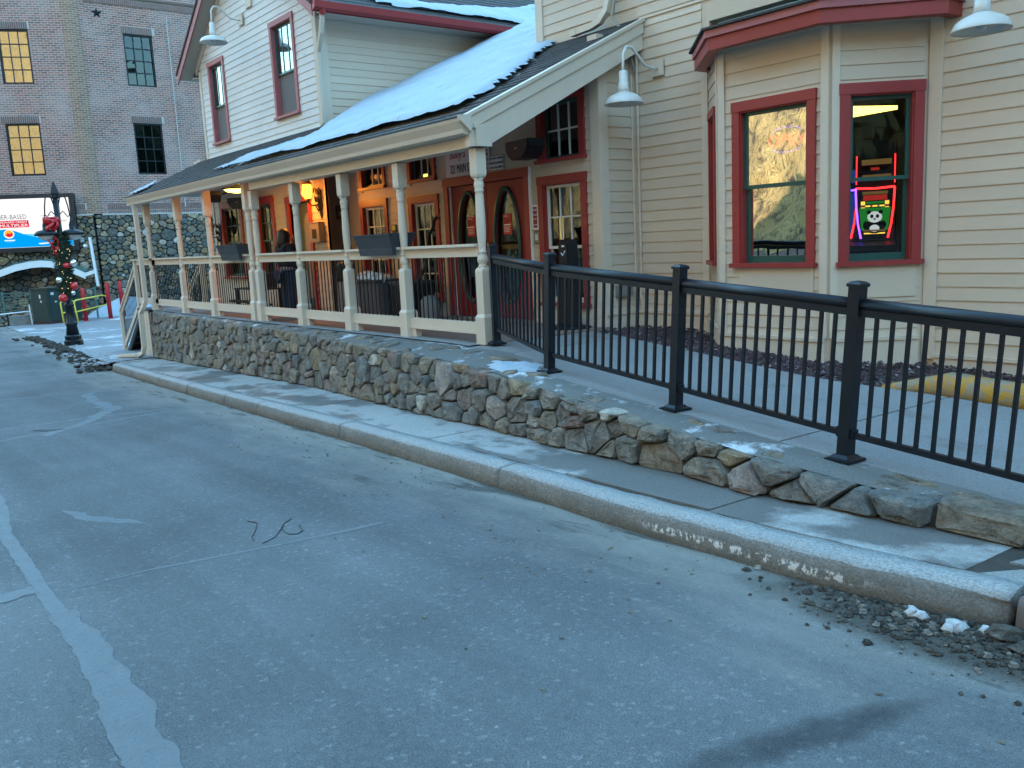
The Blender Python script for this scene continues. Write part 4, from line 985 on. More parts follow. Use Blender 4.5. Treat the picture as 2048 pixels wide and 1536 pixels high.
part('long_hoop', MB().tube([(-37.5, 7.88, g0-.02), (-37.5, 7.80, g0+.82), (-37.55, 7.84, g0+.89), (-37.6, 7.92, g0+.92), (-38.6, 9.1, g0+1.0), (-38.7, 9.25, g0+.97), (-38.75, 9.32, g0+.88), (-38.75, 9.42, g0+.0)], .03, 8), m_yel, yr, True)
part('mid_rail', MB().tube([(-37.6, 7.36, g0+.47), (-37.6, 7.83, g0+.47)], .025, 8), m_yel, yr); part('mid_rail', MB().tube([(-37.5, 7.84, g0+.47), (-38.75, 9.38, g0+.62)], .025, 8), m_yel, yr)
gf = thing('green_fence', (-39.5, 5.4, BZ), 'low dark green rail fence on a stone planter beside the cabinet', 'fence')
for k in range(7): part('rail', MB().tube([(-39.6, 3.6, BZ+.55+.115*k), (-39.6, 6.75, BZ+.55+.115*k)], .016, 5), m_copper, gf)
for y in (3.7, 4.7, 5.7, 6.7): part('post', MB().box(-39.63, -39.57, y-.03, y+.03, BZ+.3, BZ+1.33), m_copper, gf)
for k in range(3): part('side_rail', MB().tube([(-39.6, 8.6, BZ+.7+.25*k), (-39.2, 9.0, BZ+.72+.25*k)], .02, 5), m_copper, gf)
part('post', MB().box(-39.23, -39.17, 8.97, 9.03, BZ, BZ+1.3), m_copper, gf)
wr_ = thing('white_pipe_rail', (-38.9, 5.5, BZ), 'low white pipe rail running along the stone planter', 'handrail')
part('rail', MB().tube([(-38.9, 3.7, BZ+.42), (-38.9, 6.50, BZ+.52)], .025, 6), m_whitep, wr_); part('post', MB().tube([(-38.9, 6.50, BZ-.02), (-38.9, 6.47, BZ+.78)], .028, 6), m_whitep, wr_)
pw = thing('stone_planter', (-39.4, 5.2, BZ), 'low rough stone planter edge beneath the green fence', 'planter')
rq = random.Random(9); pfm = Frame((-39.2, 3.6, BZ), (1, 0, 0))
for poly in cells(2.1, .5, lambda s, v: .19, 1.2, 400, rq):
    r_ = stone(poly, lambda s, v, d: pfm.P(s, v, d), rq.uniform(.04, .1), .015, .08, tone=rq.random(), rough=.03, fine=False)
    if r_: part('stone', r_[0], m_stone, pw)
part('concrete_block', MB().box(-39.5, -39.15, 5.75, 6.65, BZ-.1, BZ+.36), m_kerb, pw); part('planter_core', MB().box(-39.8, -39.22, 3.5, 5.74, BZ-.1, BZ+.5), m_mort, pw)
mb = MB()
for i in range(25):
    for j in range(17):
        x, y = -41.8+2.2*i/24, 8.6+4.6*j/16; d = math.hypot((x+40.7)/1.0, (y-10.9)/2.1)
        mb.v.append((x, y, Zs(x)+.75*max(0, 1-d*d)*(1+.3*fbm(x*1.5, y*1.2))-.03)); mb.t.append(0)
mb.f = [(i*17+j, (i+1)*17+j, (i+1)*17+j+1, i*17+j+1) for i in range(24) for j in range(16)]
struct('snow_bank', mb, m_snow, True, 'stuff', 'bank of ploughed snow against the far stone wall')

# ------------------------------------------------------------------ clapboard buildings
EXPO = .1276; Z0 = -1.13                               # board exposure and the level of the lowest board edge
def boards(parent, fr, u0, u1, v0, v1, holes, m, lim=None, base=Z0, cuts=()):
    """every clapboard is an object: a wedge that overlaps the one below"""
    k = math.floor((v0-base)/EXPO)
    while base+k*EXPO < v1-.02:
        a, b = max(v0, base+k*EXPO), min(v1, base+(k+1)*EXPO); k += 1
        if b-a < .03: continue
        c = (a+b)/2; L, H_ = (lim(c) if lim else (u0, u1))
        L, H_ = max(u0, L), min(u1, H_); iv = [(L, H_)]
        for h in holes:
            if h[2] < c < h[3]: iv = [q for (p0, p1) in iv for q in ((p0, min(p1, h[0])), (max(p0, h[1]), p1)) if q[1]-q[0] > .02]
        for p0, p1 in iv:
            ss = [p0]+[x for x in cuts if p0+.3 < x < p1-.3]+[p1]
            for s0, s1 in zip(ss, ss[1:]):
                mb = MB(); e = random.uniform(-.0015, .0015)
                for u in (s0+.0008, s1-.0008):
                    mb.v += [tuple(fr.P(u, a, .0)), tuple(fr.P(u, a, .0145+e)), tuple(fr.P(u, a+.006, .015+e)), tuple(fr.P(u, b+.004, .004)), tuple(fr.P(u, b+.004, .0))]
                mb.t = [0]*10; mb.f = [(j, (j+1) % 5, 5+(j+1) % 5, 5+j) for j in range(5)]+[(0, 1, 2, 3, 4), (5, 6, 7, 8, 9)]
                part('siding_board', mb, m, parent)
def vboard(b, nm, fr, u0, u1, v0, v1, d0, d1, m): return part(nm, MB().fbox(fr, u0, u1, v0, v1, d0, d1), m, b)
def window(b, fr, u0, u1, v0, v1, tw=.115, trim=None, sash=None, rows=(0, 0), cols=1, glass=None, split=.5, back=True, sill=True, mun=None, rec=.0, curtain=None):
    """u0..v1 is the outside of the casing; returns the opening for the wall behind"""
    trim, sash, glass = trim or m_red, sash or m_green, glass or m_glass
    mb = MB(); hd = tw*1.1
    mb.fbox(fr, u0, u0+tw, v0+.045, v1-hd, -.10, .040); mb.fbox(fr, u1-tw, u1, v0+.045, v1-hd, -.10, .040)
    mb.fbox(fr, u0-.006, u1+.006, v1-hd, v1, -.10, .046)
    if not sill: mb.fbox(fr, u0, u1, v0, v0+.045, -.10, .040)
    wn = part('window', mb, trim, b)
    if sill: part('sill', MB().fbox(fr, u0-.02, u1+.02, v0, v0+.045, -.10, .075), trim, wn)
    a, c, lo, hi = u0+tw, u1-tw, v0+.045, v1-hd; mid = lo+(hi-lo)*split
    part('jamb', (lambda m: (m.fbox(fr, a, a+.014, lo, hi, -.10, .022), m.fbox(fr, c-.014, c, lo, hi, -.10, .022), m.fbox(fr, a+.014, c-.014, hi-.014, hi, -.10, .022))[0])(MB()), trim, wn)
    a += .014; c -= .014; hi -= .014
    for (z0, z1, d, r_) in ((mid-.018, hi, -.045, rows[0]), (lo, mid+.018, -.080, rows[1])) if split else ((lo, hi, -.05, rows[0]),):
        s_ = .036; mb = MB(); bt = .068 if z0 == lo and split else s_
        mb.fbox(fr, a, a+s_, z0, z1, d-.014, d+.018); mb.fbox(fr, c-s_, c, z0, z1, d-.014, d+.018); mb.fbox(fr, a+s_, c-s_, z1-s_*.9, z1, d-.014, d+.018); mb.fbox(fr, a+s_, c-s_, z0, z0+bt, d-.014, d+.018)
        part('sash', mb, sash, wn)
        part('pane', MB().fbox(fr, a+s_-.004, c-s_+.004, z0+bt-.004, z1-s_*.9+.004, d-.002, d+.002), glass, wn)
        if cols > 1 or r_ > 1:
            mb = MB(); q = .010
            for i in range(1, cols): mb.fbox(fr, a+s_+(c-a-2*s_)*i/cols-q, a+s_+(c-a-2*s_)*i/cols+q, z0+bt, z1-s_*.9, d-.012, d+.012)
            for j in range(1, r_): mb.fbox(fr, a+s_, c-s_, z0+bt+(z1-z0-bt-s_)*j/r_-q, z0+bt+(z1-z0-bt-s_)*j/r_+q, d-.0115, d+.0115)
            if mb.v: part('muntins', mb, mun or sash, wn)
    if curtain: part('blind', MB().fbox(fr, a, c, lo, hi*.0+lo+(hi-lo)*curtain[1], -.20, -.19), curtain[0], wn)
    return (u0+tw*.55, u1-tw*.55, v0+.02, v1-hd*.5)
m_blind = mat('window_screen', (.16, .15, .15), .8, .15, 12, .4, 160)

# main house with the bay window
mh = thing('casino_house', (-4, 8.2, -1.4), 'cream clapboard casino house with a red roofed bay window and double entrance doors', 'house')
FM = Frame((0, 8.2, 0), (0, -1, 0)); FD = Frame((0, 7.6, 0), (0, -1, 0)); FB = Frame((0, 7.53, 0), (0, -1, 0)); FT = Frame((-7.80, 0, 0), (1, 0, 0))
nR = V((.7505, -.6609, 0)); FBR = Frame((-4.69, 7.53, 0), nR); LR = math.hypot(.59, .67)
nL = V((-.7071, -.7071, 0)); FBL = Frame((-6.63, 8.2, 0), nL); LL = .67*math.sqrt(2)
wm_ = part('wall', wall_boxes(FM, -7.9, 3, -1.75, 4.8, [(-6.62, -4.11, -1.6, 2.3)], -.16, 0), m_sid, mh)
part('wall', wall_boxes(FM, -9.5, -7.9, 1.8, 4.8, [(-9.25, -8.25, 3.3, 4.6)], -.16, 0), m_sid, mh)
boards(wm_, FM, -7.78, -6.72, -.97, 2.5, [(-7.45, -7.27, 1.84, 2.0)], m_sid, lambda c: (-7.78, -6.72) if c < 1.72 else (-7.78, -6.30))
boards(wm_, FM, -3.98, 2.6, -1.25, 2.5, [], m_sid, cuts=(-.9,))
boards(wm_, FM, -9.42, 2.6, 2.53, 4.7, [(-9.25, -8.25, 3.3, 4.6)], m_sid, lambda c: (-9.42, 2.6) if c > 2.72 else (-7.7, 2.6), cuts=(-7.6, -5.4, -2.3, .2))
vboard(mh, 'corner_board', FM, -9.56, -9.42, 2.2, 4.75, -.16, .028, m_trim)
vboard(mh, 'corner_board', FM, -4.10, -3.98, -1.30, 1.80, .0, .030, m_trim); vboard(mh, 'corner_board', FM, -6.72, -6.63, -1.12, 1.80, .0, .030, m_trim)
def skirt(fr, u0, u1, z0, z1):
    part('skirt_board', MB().fbox(fr, u0, u1, z0, z1-.022, .0, .035), m_trim, mh); part('water_table', MB().fbox(fr, u0, u1, z1-.021, z1+.012, .0, .052), m_trim, mh)
skirt(FM, -3.98, 3, -1.75, -1.26); skirt(FM, -7.80, -6.64, -1.6, -.965); skirt(FB, -5.94, -4.71, -1.7, -1.09)
skirt(FBR, .02, LR-.06, -1.7, -1.09); skirt(FBL, .06, LL-.02, -1.6, -1.02)
# bay
hB = window(mh, FB, -5.775, -4.825, -.395, 1.255, .088, glass=m_gold, split=.505)
hR = window(mh, FBR, .075, .835, -.40, 1.26, .090, glass=m_bglass, split=.50)
hLw = window(mh, FBL, .20, .78, -.38, 1.28, .075, glass=m_glass, split=.5)
for fr, u0, u1, h in ((FB, -5.96, -4.69, hB), (FBR, 0, LR, hR), (FBL, 0, LL, hLw)):
    bw = part('bay_wall', wall_boxes(fr, u0, u1, -1.6, 1.9, [h], -.09, 0), m_sid, mh)
    boards(bw, fr, u0+(.085 if fr is FB else .05), u1-(.085 if fr is FB else .06), -1.08, 1.80, [h], m_sid)
vboard(mh, 'corner_board', FB, -5.955, -5.875, -1.075, 1.80, 0, .030, m_trim); vboard(mh, 'corner_board', FB, -4.775, -4.695, -1.075, 1.80, 0, .030, m_trim)
vboard(mh, 'corner_board', FBR, .006, .075, -1.075, 1.80, 0, .030, m_trim); vboard(mh, 'corner_board', FBL, LL-.075, LL-.006, -1.0, 1.80, 0, .030, m_trim)
for fr, u0, u1 in ((FB, -5.70, -4.84), (FBR, .07, .80)): part('apron_board', MB().fbox(fr, u0, u1, -.70, -.40, .0, .027), m_sid, mh)
# bay roof: soffit, two-tier fascia, low hipped roof
ring = lambda o: [(-6.63-.0-o*.0, 7.93), (-5.83, 7.20), (-4.596, 7.20), (-3.83, 7.93)]
def fascia(z0, z1, off, m, nm):
    pts = [(-6.62-off, 7.94), (-5.83-off*.6, 7.20-off), (-4.596+off*.6, 7.20-off), (-3.83+off, 7.94)]
    inn = [(-6.50, 8.0), (-5.77, 7.30), (-4.65, 7.30), (-3.94, 8.0)]
    for i in range(3):
        a, b, c, d = pts[i], pts[i+1], inn[i+1], inn[i]
        part(nm, MB().prism([(*a, z0), (*b, z0), (*c, z0), (*d, z0)], (0, 0, z1-z0)), m, mh)
    part(nm, MB().prism([(*pts[3], z0), (*inn[3], z0), (-3.94, 8.19, z0), (-3.83+off, 8.19, z0)], (0, 0, z1-z0)), m, mh); part(nm, MB().prism([(*pts[0], z0), (*inn[0], z0), (-6.50, 8.19, z0), (-6.62-off, 8.19, z0)], (0, 0, z1-z0)), m, mh)
fascia(1.745, 1.862, .0, m_red, 'fascia_board'); fascia(1.863, 1.930, .028, m_pink, 'crown_board')
part('bay_soffit', MB().prism([(-6.55, 8.19, 1.775), (-6.55, 7.95, 1.775), (-5.80, 7.25, 1.775), (-4.62, 7.25, 1.775), (-3.90, 7.95, 1.775), (-3.90, 8.19, 1.775)], (0, 0, .02)), m_soff, mh)
E_ = [(-6.68, 8.19), (-6.68, 7.92), (-5.86, 7.14), (-4.57, 7.14), (-3.77, 7.92), (-3.77, 8.19)]; T_ = [(-6.0, 8.19, 2.09), (-4.45, 8.19, 2.09)]
mb = MB(); mb.v = [(*p, 1.935) for p in E_]+T_+[(*p, 1.955) for p in E_]+[(p[0], p[1], p[2]+.02) for p in T_]; mb.t = [0]*16
mb.f = [(8, 9, 14), (9, 10, 14), (10, 11, 15, 14), (11, 12, 15), (12, 13, 15), (0, 1, 2, 3, 4, 5), (0, 8, 9, 1), (1, 9, 10, 2), (2, 10, 11, 3), (3, 11, 12, 4), (4, 12, 13, 5)]
part('bay_roof', mb, m_shin, mh)
# room behind the bay
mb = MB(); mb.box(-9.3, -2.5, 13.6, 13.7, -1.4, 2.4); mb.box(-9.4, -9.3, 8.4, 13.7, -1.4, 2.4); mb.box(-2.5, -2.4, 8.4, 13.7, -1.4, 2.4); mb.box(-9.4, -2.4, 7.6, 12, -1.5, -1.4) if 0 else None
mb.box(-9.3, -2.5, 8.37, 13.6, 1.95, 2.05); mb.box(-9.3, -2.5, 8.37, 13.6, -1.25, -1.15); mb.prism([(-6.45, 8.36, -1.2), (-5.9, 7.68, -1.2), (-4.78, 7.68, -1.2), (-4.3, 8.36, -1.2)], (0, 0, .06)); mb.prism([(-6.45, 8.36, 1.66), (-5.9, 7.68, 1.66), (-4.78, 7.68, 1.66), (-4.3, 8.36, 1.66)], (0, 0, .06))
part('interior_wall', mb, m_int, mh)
part('room_light', MB().prism([(-7.6, 11.2, 1.52), (-6.75, 11.35, 1.52), (-6.45, 12.0, 1.52), (-7.6, 12.2, 1.52)], (0, 0, .05)), e_room, mh)
# return wall, pilaster and porch back wall with the entrance
part('wall', wall_boxes(FT, 7.60, 8.2, -1.5, 2.35, [], -.16, 0), m_sid, mh)
bw = part('return_wall', MB().fbox(FT, 7.62, 8.18, -1.4, 2.30, -.02, .002), m_sid, mh)
boards(bw, FT, 7.72, 8.15, -.97, 2.30, [], m_sid)
vboard(mh, 'corner_board', FT, 7.58, 7.72, -1.15, 2.20, .0, .028, m_trim); vboard(mh, 'corner_board', FD, -7.93, -7.775, -1.125, 2.1, -.1, .026, m_trim); vboard(mh, 'corner_board', FT, 8.15, 8.195, -.96, 2.35, .0, .03, m_trim)
skirt(FT, 7.60, 8.16, -1.5, -.965)
hw = []
hw.append(window(mh, FD, -8.93, -8.03, .95, 1.82, .10, split=0, rows=(2, 0), cols=3, sash=m_green, mun=m_white))
hw.append(window(mh, FD, -8.95, -8.03, -.88, .79, .10, sash=m_white, rows=(2, 2), cols=3, split=.47))
hw.append(window(mh, FD, -12.12, -11.33, .95, 1.72, .08, split=0, rows=(1, 0), cols=3, sash=m_green, mun=m_white))
hw.append(window(mh, FD, -13.68, -12.83, .95, 1.65, .08, split=0, rows=(1, 0), cols=3, sash=m_green, mun=m_white))
hw.append(window(mh, FD, -12.16, -11.30, -.88, .75, .10, sash=m_white, rows=(2, 2), cols=3, split=.47))
hw.append(window(mh, FD, -13.74, -12.82, -.58, .78, .10, sash=m_white, rows=(2, 2), cols=3, split=.47))
DOOR = (-11.13, -9.12, -1.12, .94)
hd_ = (DOOR[0]+.06, DOOR[1]-.06, -1.3, DOOR[3]-.06)
part('wall', wall_boxes(FD, -14.2, -7.82, -1.4, 2.15, [*hw, hd_], -.12, 0), m_sid, mh)
bw = part('back_wall', MB().fbox(FD, -14.19, -14.10, -1.1, 2.1, -.02, .004), m_sid, mh)
boards(bw, FD, -14.10, -7.93, -1.06, 2.05, [*hw, hd_], m_sid)
part('skirt_board', MB().fbox(FD, -14.1, -11.14, -1.118, -1.05, 0, .028), m_trim, mh); part('skirt_board', MB().fbox(FD, -9.11, -7.93, -1.118, -1.0, 0, .03), m_trim, mh)
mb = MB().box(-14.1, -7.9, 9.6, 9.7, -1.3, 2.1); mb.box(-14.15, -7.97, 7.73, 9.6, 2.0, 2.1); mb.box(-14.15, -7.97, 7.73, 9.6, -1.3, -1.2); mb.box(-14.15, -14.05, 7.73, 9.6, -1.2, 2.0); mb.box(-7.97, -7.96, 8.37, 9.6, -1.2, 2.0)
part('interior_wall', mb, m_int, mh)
for (u, v, w_, h_, e) in ((-13.75, 1.12, .18, .13, e_warm), (-10.0, -.95, .14, .55, e_yel), (-10.05, -.33, .26, .62, e_yel)):
    part('lit_panel', MB().box(u, u+w_, 8.9, 8.93, v, v+h_), e, mh)
for fr_, z0, z1 in ((FD, .1, .1),):
    text(Frame((0, 8.88, 0), (0, -1, 0)), -9.92, -.10, 0, 'STAR', .09, e_slr, mh)
# the doors
part('door_casing', (lambda m: (m.fbox(FD, DOOR[0], DOOR[0]+.11, -1.118, DOOR[3]-.12, -.10, .045), m.fbox(FD, DOOR[1]-.11, DOOR[1], -1.118, DOOR[3]-.12, -.10, .045), m.fbox(FD, DOOR[0]-.01, DOOR[1]+.01, DOOR[3]-.12, DOOR[3], -.10, .05))[0])(MB()), m_red, mh)
part('threshold', MB().fbox(FD, DOOR[0], DOOR[1], -1.118, -1.095, -.1, .10), m_grey, mh)
part('door_edge_strip', MB().fbox(FD, DOOR[1]-.135, DOOR[1]-.112, -1.09, DOOR[3]-.125, -.03, .012), m_white, mh); part('door_edge_strip', MB().fbox(FD, DOOR[0]+.112, DOOR[0]+.135, -1.09, DOOR[3]-.125, -.03, .012), m_white, mh)
part('casing_edge', MB().fbox(FD, DOOR[1]+.002, DOOR[1]+.022, -1.09, DOOR[3], .0, .048), m_white, mh)
dm = (DOOR[0]+DOOR[1])/2
for s0, s1 in ((DOOR[0]+.137, dm-.006), (dm+.006, DOOR[1]-.137)):
    c_ = (s0+s1)/2; zc, ra, rb_ = -.08, .265, .77; zb, zt = -1.09, DOOR[3]-.13
    E2 = lambda a, k=1.: (c_+ra*k*math.cos(a), zc+rb_*k*math.sin(a)*(1 if k < 1.01 else (rb_+.06*(k > 1.2))/rb_/1.0))
    mb = MB(); n_ = 40
    def rectpt(a):
        x, y = math.cos(a), math.sin(a); hw_, hh_t, hh_b = (s1-s0)/2, zt-zc, zc-zb
        t = min(hw_/abs(x) if abs(x) > 1e-6 else 9, (hh_t if y > 0 else hh_b)/abs(y) if abs(y) > 1e-6 else 9); return c_+x*t, zc+y*t
    angs = sorted([2*math.pi*i/n_ for i in range(n_)]+[math.atan2((zt if sy > 0 else zb)-zc, (s1 if sx > 0 else s0)-c_) % (2*math.pi) for sx in (1, -1) for sy in (1, -1)])
    for d in (-.06, -.015):
        for a in angs: mb.v.append(tuple(FD.P(*rectpt(a), d)))
        for a in angs: mb.v.append(tuple(FD.P(c_+ra*math.cos(math.atan2(math.sin(a)*ra, math.cos(a)*rb_)), zc+rb_*math.sin(math.atan2(math.sin(a)*ra, math.cos(a)*rb_)), d)))
    k = len(angs); mb.t = [0]*len(mb.v)
    for i in range(k):
        j = (i+1) % k; mb.f += [(i, j, k+j, k+i), (2*k+i, 2*k+j, 3*k+j, 3*k+i), (k+i, k+j, 3*k+j, 3*k+i), (i, j, 2*k+j, 2*k+i)]
    dr = part('door', mb, m_rdoor, mh)
    mb = MB(); n_ = 36
    for (k, d) in ((.97, -.015), (1.16, -.012), (1.14, .018), (.99, .022)):
        for i in range(n_):
            a = 2*math.pi*i/n_; mb.v.append(tuple(FD.P(c_+(ra+(k-1)*.30)*math.cos(a), zc+(rb_+(k-1)*.30)*math.sin(a), d)))
    mb.t = [0]*len(mb.v); mb.f = [(r*n_+i, r*n_+(i+1) % n_, ((r+1) % 4)*n_+(i+1) % n_, ((r+1) % 4)*n_+i) for r in range(4) for i in range(n_)]
    part('oval_frame', mb, m_green, dr, True)
    flat(FD, [(c_+(ra-.002)*math.cos(2*math.pi*i/36), zc+(rb_-.002)*math.sin(2*math.pi*i/36)) for i in range(36)], -.045, m_glass, dr, 'pane')
    part('push_bar', MB().fbox(FD, c_-ra, c_+ra, -.12, -.06, -.10, -.06), m_brass, dr)
    hx = dm+(.06 if c_ > dm else -.06); part('handle', MB().tube([FD.P(hx, -.42, -.01), FD.P(hx, -.40, .05), FD.P(hx, -.02, .05), FD.P(hx, .0, -.01)], .012, 6), m_brass if c_ > dm else m_black, dr)
# conduits in the corner and the cable
part('conduit', MB().tube([(-7.775, 8.145, -.98), (-7.775, 8.145, 2.5)], .014, 6), m_trim, mh); part('conduit', MB().tube([(-7.70, 8.165, -.62), (-7.70, 8.165, 2.05), (-7.72, 8.16, 2.2), (-7.74, 8.14, 2.35)], .016, 6), m_trim, mh)
part('cable', MB().tube([(-7.92, 8.10, 3.4), (-7.94, 8.08, 2.95), (-7.98, 8.06, 2.62), (-7.80, 8.04, 2.42), (-7.72, 8.06, 2.22), (-7.71, 8.13, 1.95)], .018, 6), m_taupe, mh)
part('junction_box', MB().fbox(FT, 7.78, 8.02, -.76, -.62, .022, .09), m_grey, mh); part('valve_pipe', MB().tube([(-7.74, 8.03, -.64), (-7.66, 8.06, -.58), (-7.62, 8.10, -.9)], .012, 6), m_trim, mh)
hw2 = window(mh, FM, -9.30, -8.20, 3.24, 4.65, .11, glass=m_tglass)
part('house_roof', MB().prism([(-9.8, 7.8, 4.75), (3.4, 7.8, 4.75), (3.4, 13, 7.0), (-9.8, 13, 7.0)], (0, 0, .12)), m_shin, mh)
part('side_wall', MB().box(-9.55, -9.40, 8.37, 14, 1.5, 5.2), m_sid, mh)

# gabled wing
gh = thing('gabled_house', (-17, 7.25, -1.1), 'cream clapboard wing with a steep gable and two tall red trimmed upper windows', 'house')
FG = Frame((0, 7.25, 0), (0, -1, 0)); FS = Frame((-14.2, 0, 0), (1, 0, 0))
XL, XR, XA, ZA, SLP = -19.9, -14.2, -17.05, 6.27, .69
roofz = lambda x: ZA-SLP*abs(x-XA)-.06
h1 = window(gh, FG, -19.33, -18.42, 2.33, 4.04, .085, trim=m_pink, sash=m_green, rows=(1, 1), cols=3, glass=m_tglass, split=.47)
h2 = window(gh, FG, -16.05, -15.03, 2.43, 4.16, .085, trim=m_pink, sash=m_green, rows=(1, 1), cols=3, glass=m_tglass, split=.47)
h3 = window(gh, FG, -19.44, -18.20, -.55, 1.12, .13, sash=m_green, rows=(2, 1), cols=3)
h4 = window(gh, FG, -17.5, -16.55, -.55, 1.09, .13, sash=m_green, rows=(2, 1), cols=3)
hD = (-15.86, -15.02, -1.3, .88)
for a, b, c, d in ((h1[0], h1[1], h1[2], h1[3]), (h2[0], h2[1], h2[2], h2[3]), ):
    part('insect_screen', MB().fbox(FG, a+.06, b-.06, c+.06, c+(d-c)*.48, -.062, -.060), m_blind, gh)
part('wall', wall_boxes(FG, XL, XR, -1.3, 4.25, [h1, h2, h3, h4, hD], -.14, 0), m_sid, gh)
mb = MB().prism([FG.P(XL, 4.252, -.14), FG.P(XR, 4.252, -.14), FG.P(XA+.02, 6.15, -.14)], (0, -.14, 0)); part('gable_wall', mb, m_sid, gh)
lim = lambda c: (XL+.10, XR-.10) if c < roofz(XR)-.1 else (XA-(ZA-.28-c)/SLP, XA+(ZA-.28-c)/SLP)
bw = part('front_wall', MB().fbox(FG, XL+.02, XL+.06, 2.0, 3.9, -.02, .004), m_sid, gh)
boards(bw, FG, XL+.1, XR-.1, 2.06, 5.75, [h1, h2, (-17.42, -17.14, 4.36, 4.6)], m_worn, lim)
bl = part('lower_wall', MB().fbox(FG, XL+.02, XL+.06, -1.1, 1.7, -.02, .004), m_sid, gh)
boards(bl, FG, XL+.1, XR-.13, -1.05, 1.9, [h3, h4, (hD[0]-.12, hD[1]+.1, -1.3, 1.0)], m_sid)
for u0, u1, z0 in ((XL, XL+.1, 1.9), (XR-.1, XR, 2.05)): vboard(gh, 'corner_board', FG, u0, u1, z0, 3.95, .0, .03, m_trim)
vboard(gh, 'corner_board', FG, XR-.13, XR, -1.115, 1.9, 0, .03, m_trim); vboard(gh, 'corner_board', FG, XL, XL+.1, -1.115, 1.9, 0, .03, m_trim)
part('gable_vent', MB().fbox(FG, -16.98, -16.72, 4.63, 4.9, .0, .05), m_trim, gh)
part('wall', wall_boxes(FS, 7.40, 16, -1.3, 4.1, [], -.14, 0), m_sid, gh)
bs_ = part('side_wall', MB().fbox(FS, 7.3, 15.9, 2.0, 3.9, -.02, .003), m_sid, gh)
boards(bs_, FS, 7.42, 13.5, 2.08, 3.92, [], m_sid, lambda c: (7.42, min(13.5, 5.45+(c-1.28)/.46+.35)))
vboard(gh, 'corner_board', FS, 7.22, 7.42, 1.95, 3.95, .0, .03, m_trim)
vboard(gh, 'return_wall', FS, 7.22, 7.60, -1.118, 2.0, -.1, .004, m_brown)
part('interior_wall', MB().box(XL+.15, XR-.2, 9.0, 9.1, -1.2, 5.5), m_int, gh); part('interior_wall', MB().box(XL+.15, XR-.2, 7.4, 9.0, 1.85, 1.95), m_int, gh); part('interior_wall', MB().box(XL, XL+.14, 7.4, 16, -1.2, 4.1), m_sid, gh)
for s_, x0 in ((-1, -20.42), (1, -13.68)):      # two roof slopes with soffit, rake and eave boards
    z0 = ZA-SLP*abs(x0-XA); up = V((-s_*SLP/abs(SLP), 0, SLP)).normalized() if 0 else None
    q = lambda y, dz: [V((x0, y, z0+dz)), V((XA, y, ZA+dz))]
    a, b = q(6.92, 0); c, d = q(16, 0)
    part('roof', MB().prism([a+V((0, .03, 0)), b+V((0, .03, 0)), d, c], (0, 0, .05)), m_shin, gh)
    part('soffit', MB().prism([q(6.95, -.10)[0]+V((-s_*.04, 0, 0)), q(6.95, -.10)[1], q(7.24, -.10)[1], q(7.24, -.10)[0]+V((-s_*.04, 0, 0))], (0, 0, .02)), m_soff, gh)
    part('rake_board', MB().prism([a+V((0, 0, -.19)), b+V((0, 0, -.19)), b+V((0, 0, -.01)), a+V((0, 0, -.01))], (0, .028, 0)), m_pink, gh)
    part('rake_edge', MB().prism([a+V((0, -.02, -.005)), b+V((0, -.02, -.005)), b+V((0, -.02, .055)), a+V((0, -.02, .055))], (0, .05, 0)), m_shin, gh)
    fz = [FG.P(XA+s_*t, ZA-SLP*t-.12, .0) for t in (0, 3.02)]
    part('frieze_board', MB().prism([fz[0]+V((0, -.030, -.17)), fz[1]+V((0, -.030, -.17)), fz[1]+V((0, -.030, 0)), fz[0]+V((0, -.030, 0))], (0, .030, 0)), m_trim, gh)
part('eave_soffit', MB().box(-20.40, -19.9, 7.24, 15.9, 3.84, 3.87), m_soff, gh); part('eave_soffit', MB().box(-14.17, -13.72, 7.26, 15.9, 3.86, 3.885), m_soff, gh)
part('red_gutter', MB().prism([(-13.70, 6.93, 3.98), (-13.70, 6.93, 3.86), (-13.64, 6.93, 3.84), (-13.58, 6.93, 3.88), (-13.56, 6.93, 3.98)], (0, 6.0, 0)), m_red, gh)
part('eave_board', MB().box(-13.73, -13.705, 6.93, 13.2, 3.84, 3.98), m_red, gh)
ds = part('downspout', MB().tube([(-13.66, 7.10, 3.86), (-13.68, 7.10, 3.74), (-13.80, 7.13, 3.55), (-14.10, 7.20, 3.30), (-14.12, 7.20, 3.1), (-14.12, 7.20, 2.12)], .045, 4), m_trim, gh); part('downspout_outlet', MB().tube([(-13.64, 7.10, 3.88), (-13.66, 7.10, 3.78)], .055, 6), m_red, ds)
part('gutter_end', MB().prism([(-19.85, 7.14, 2.0), (-20.3, 7.14, 1.97), (-20.3, 7.05, 1.97), (-19.85, 7.05, 2.0)], (0, 0, .09)), m_trim, gh)
part('base_flashing', MB().fbox(FG, XL, XR, 2.02, 2.07, .0, .035), m_trim, gh)
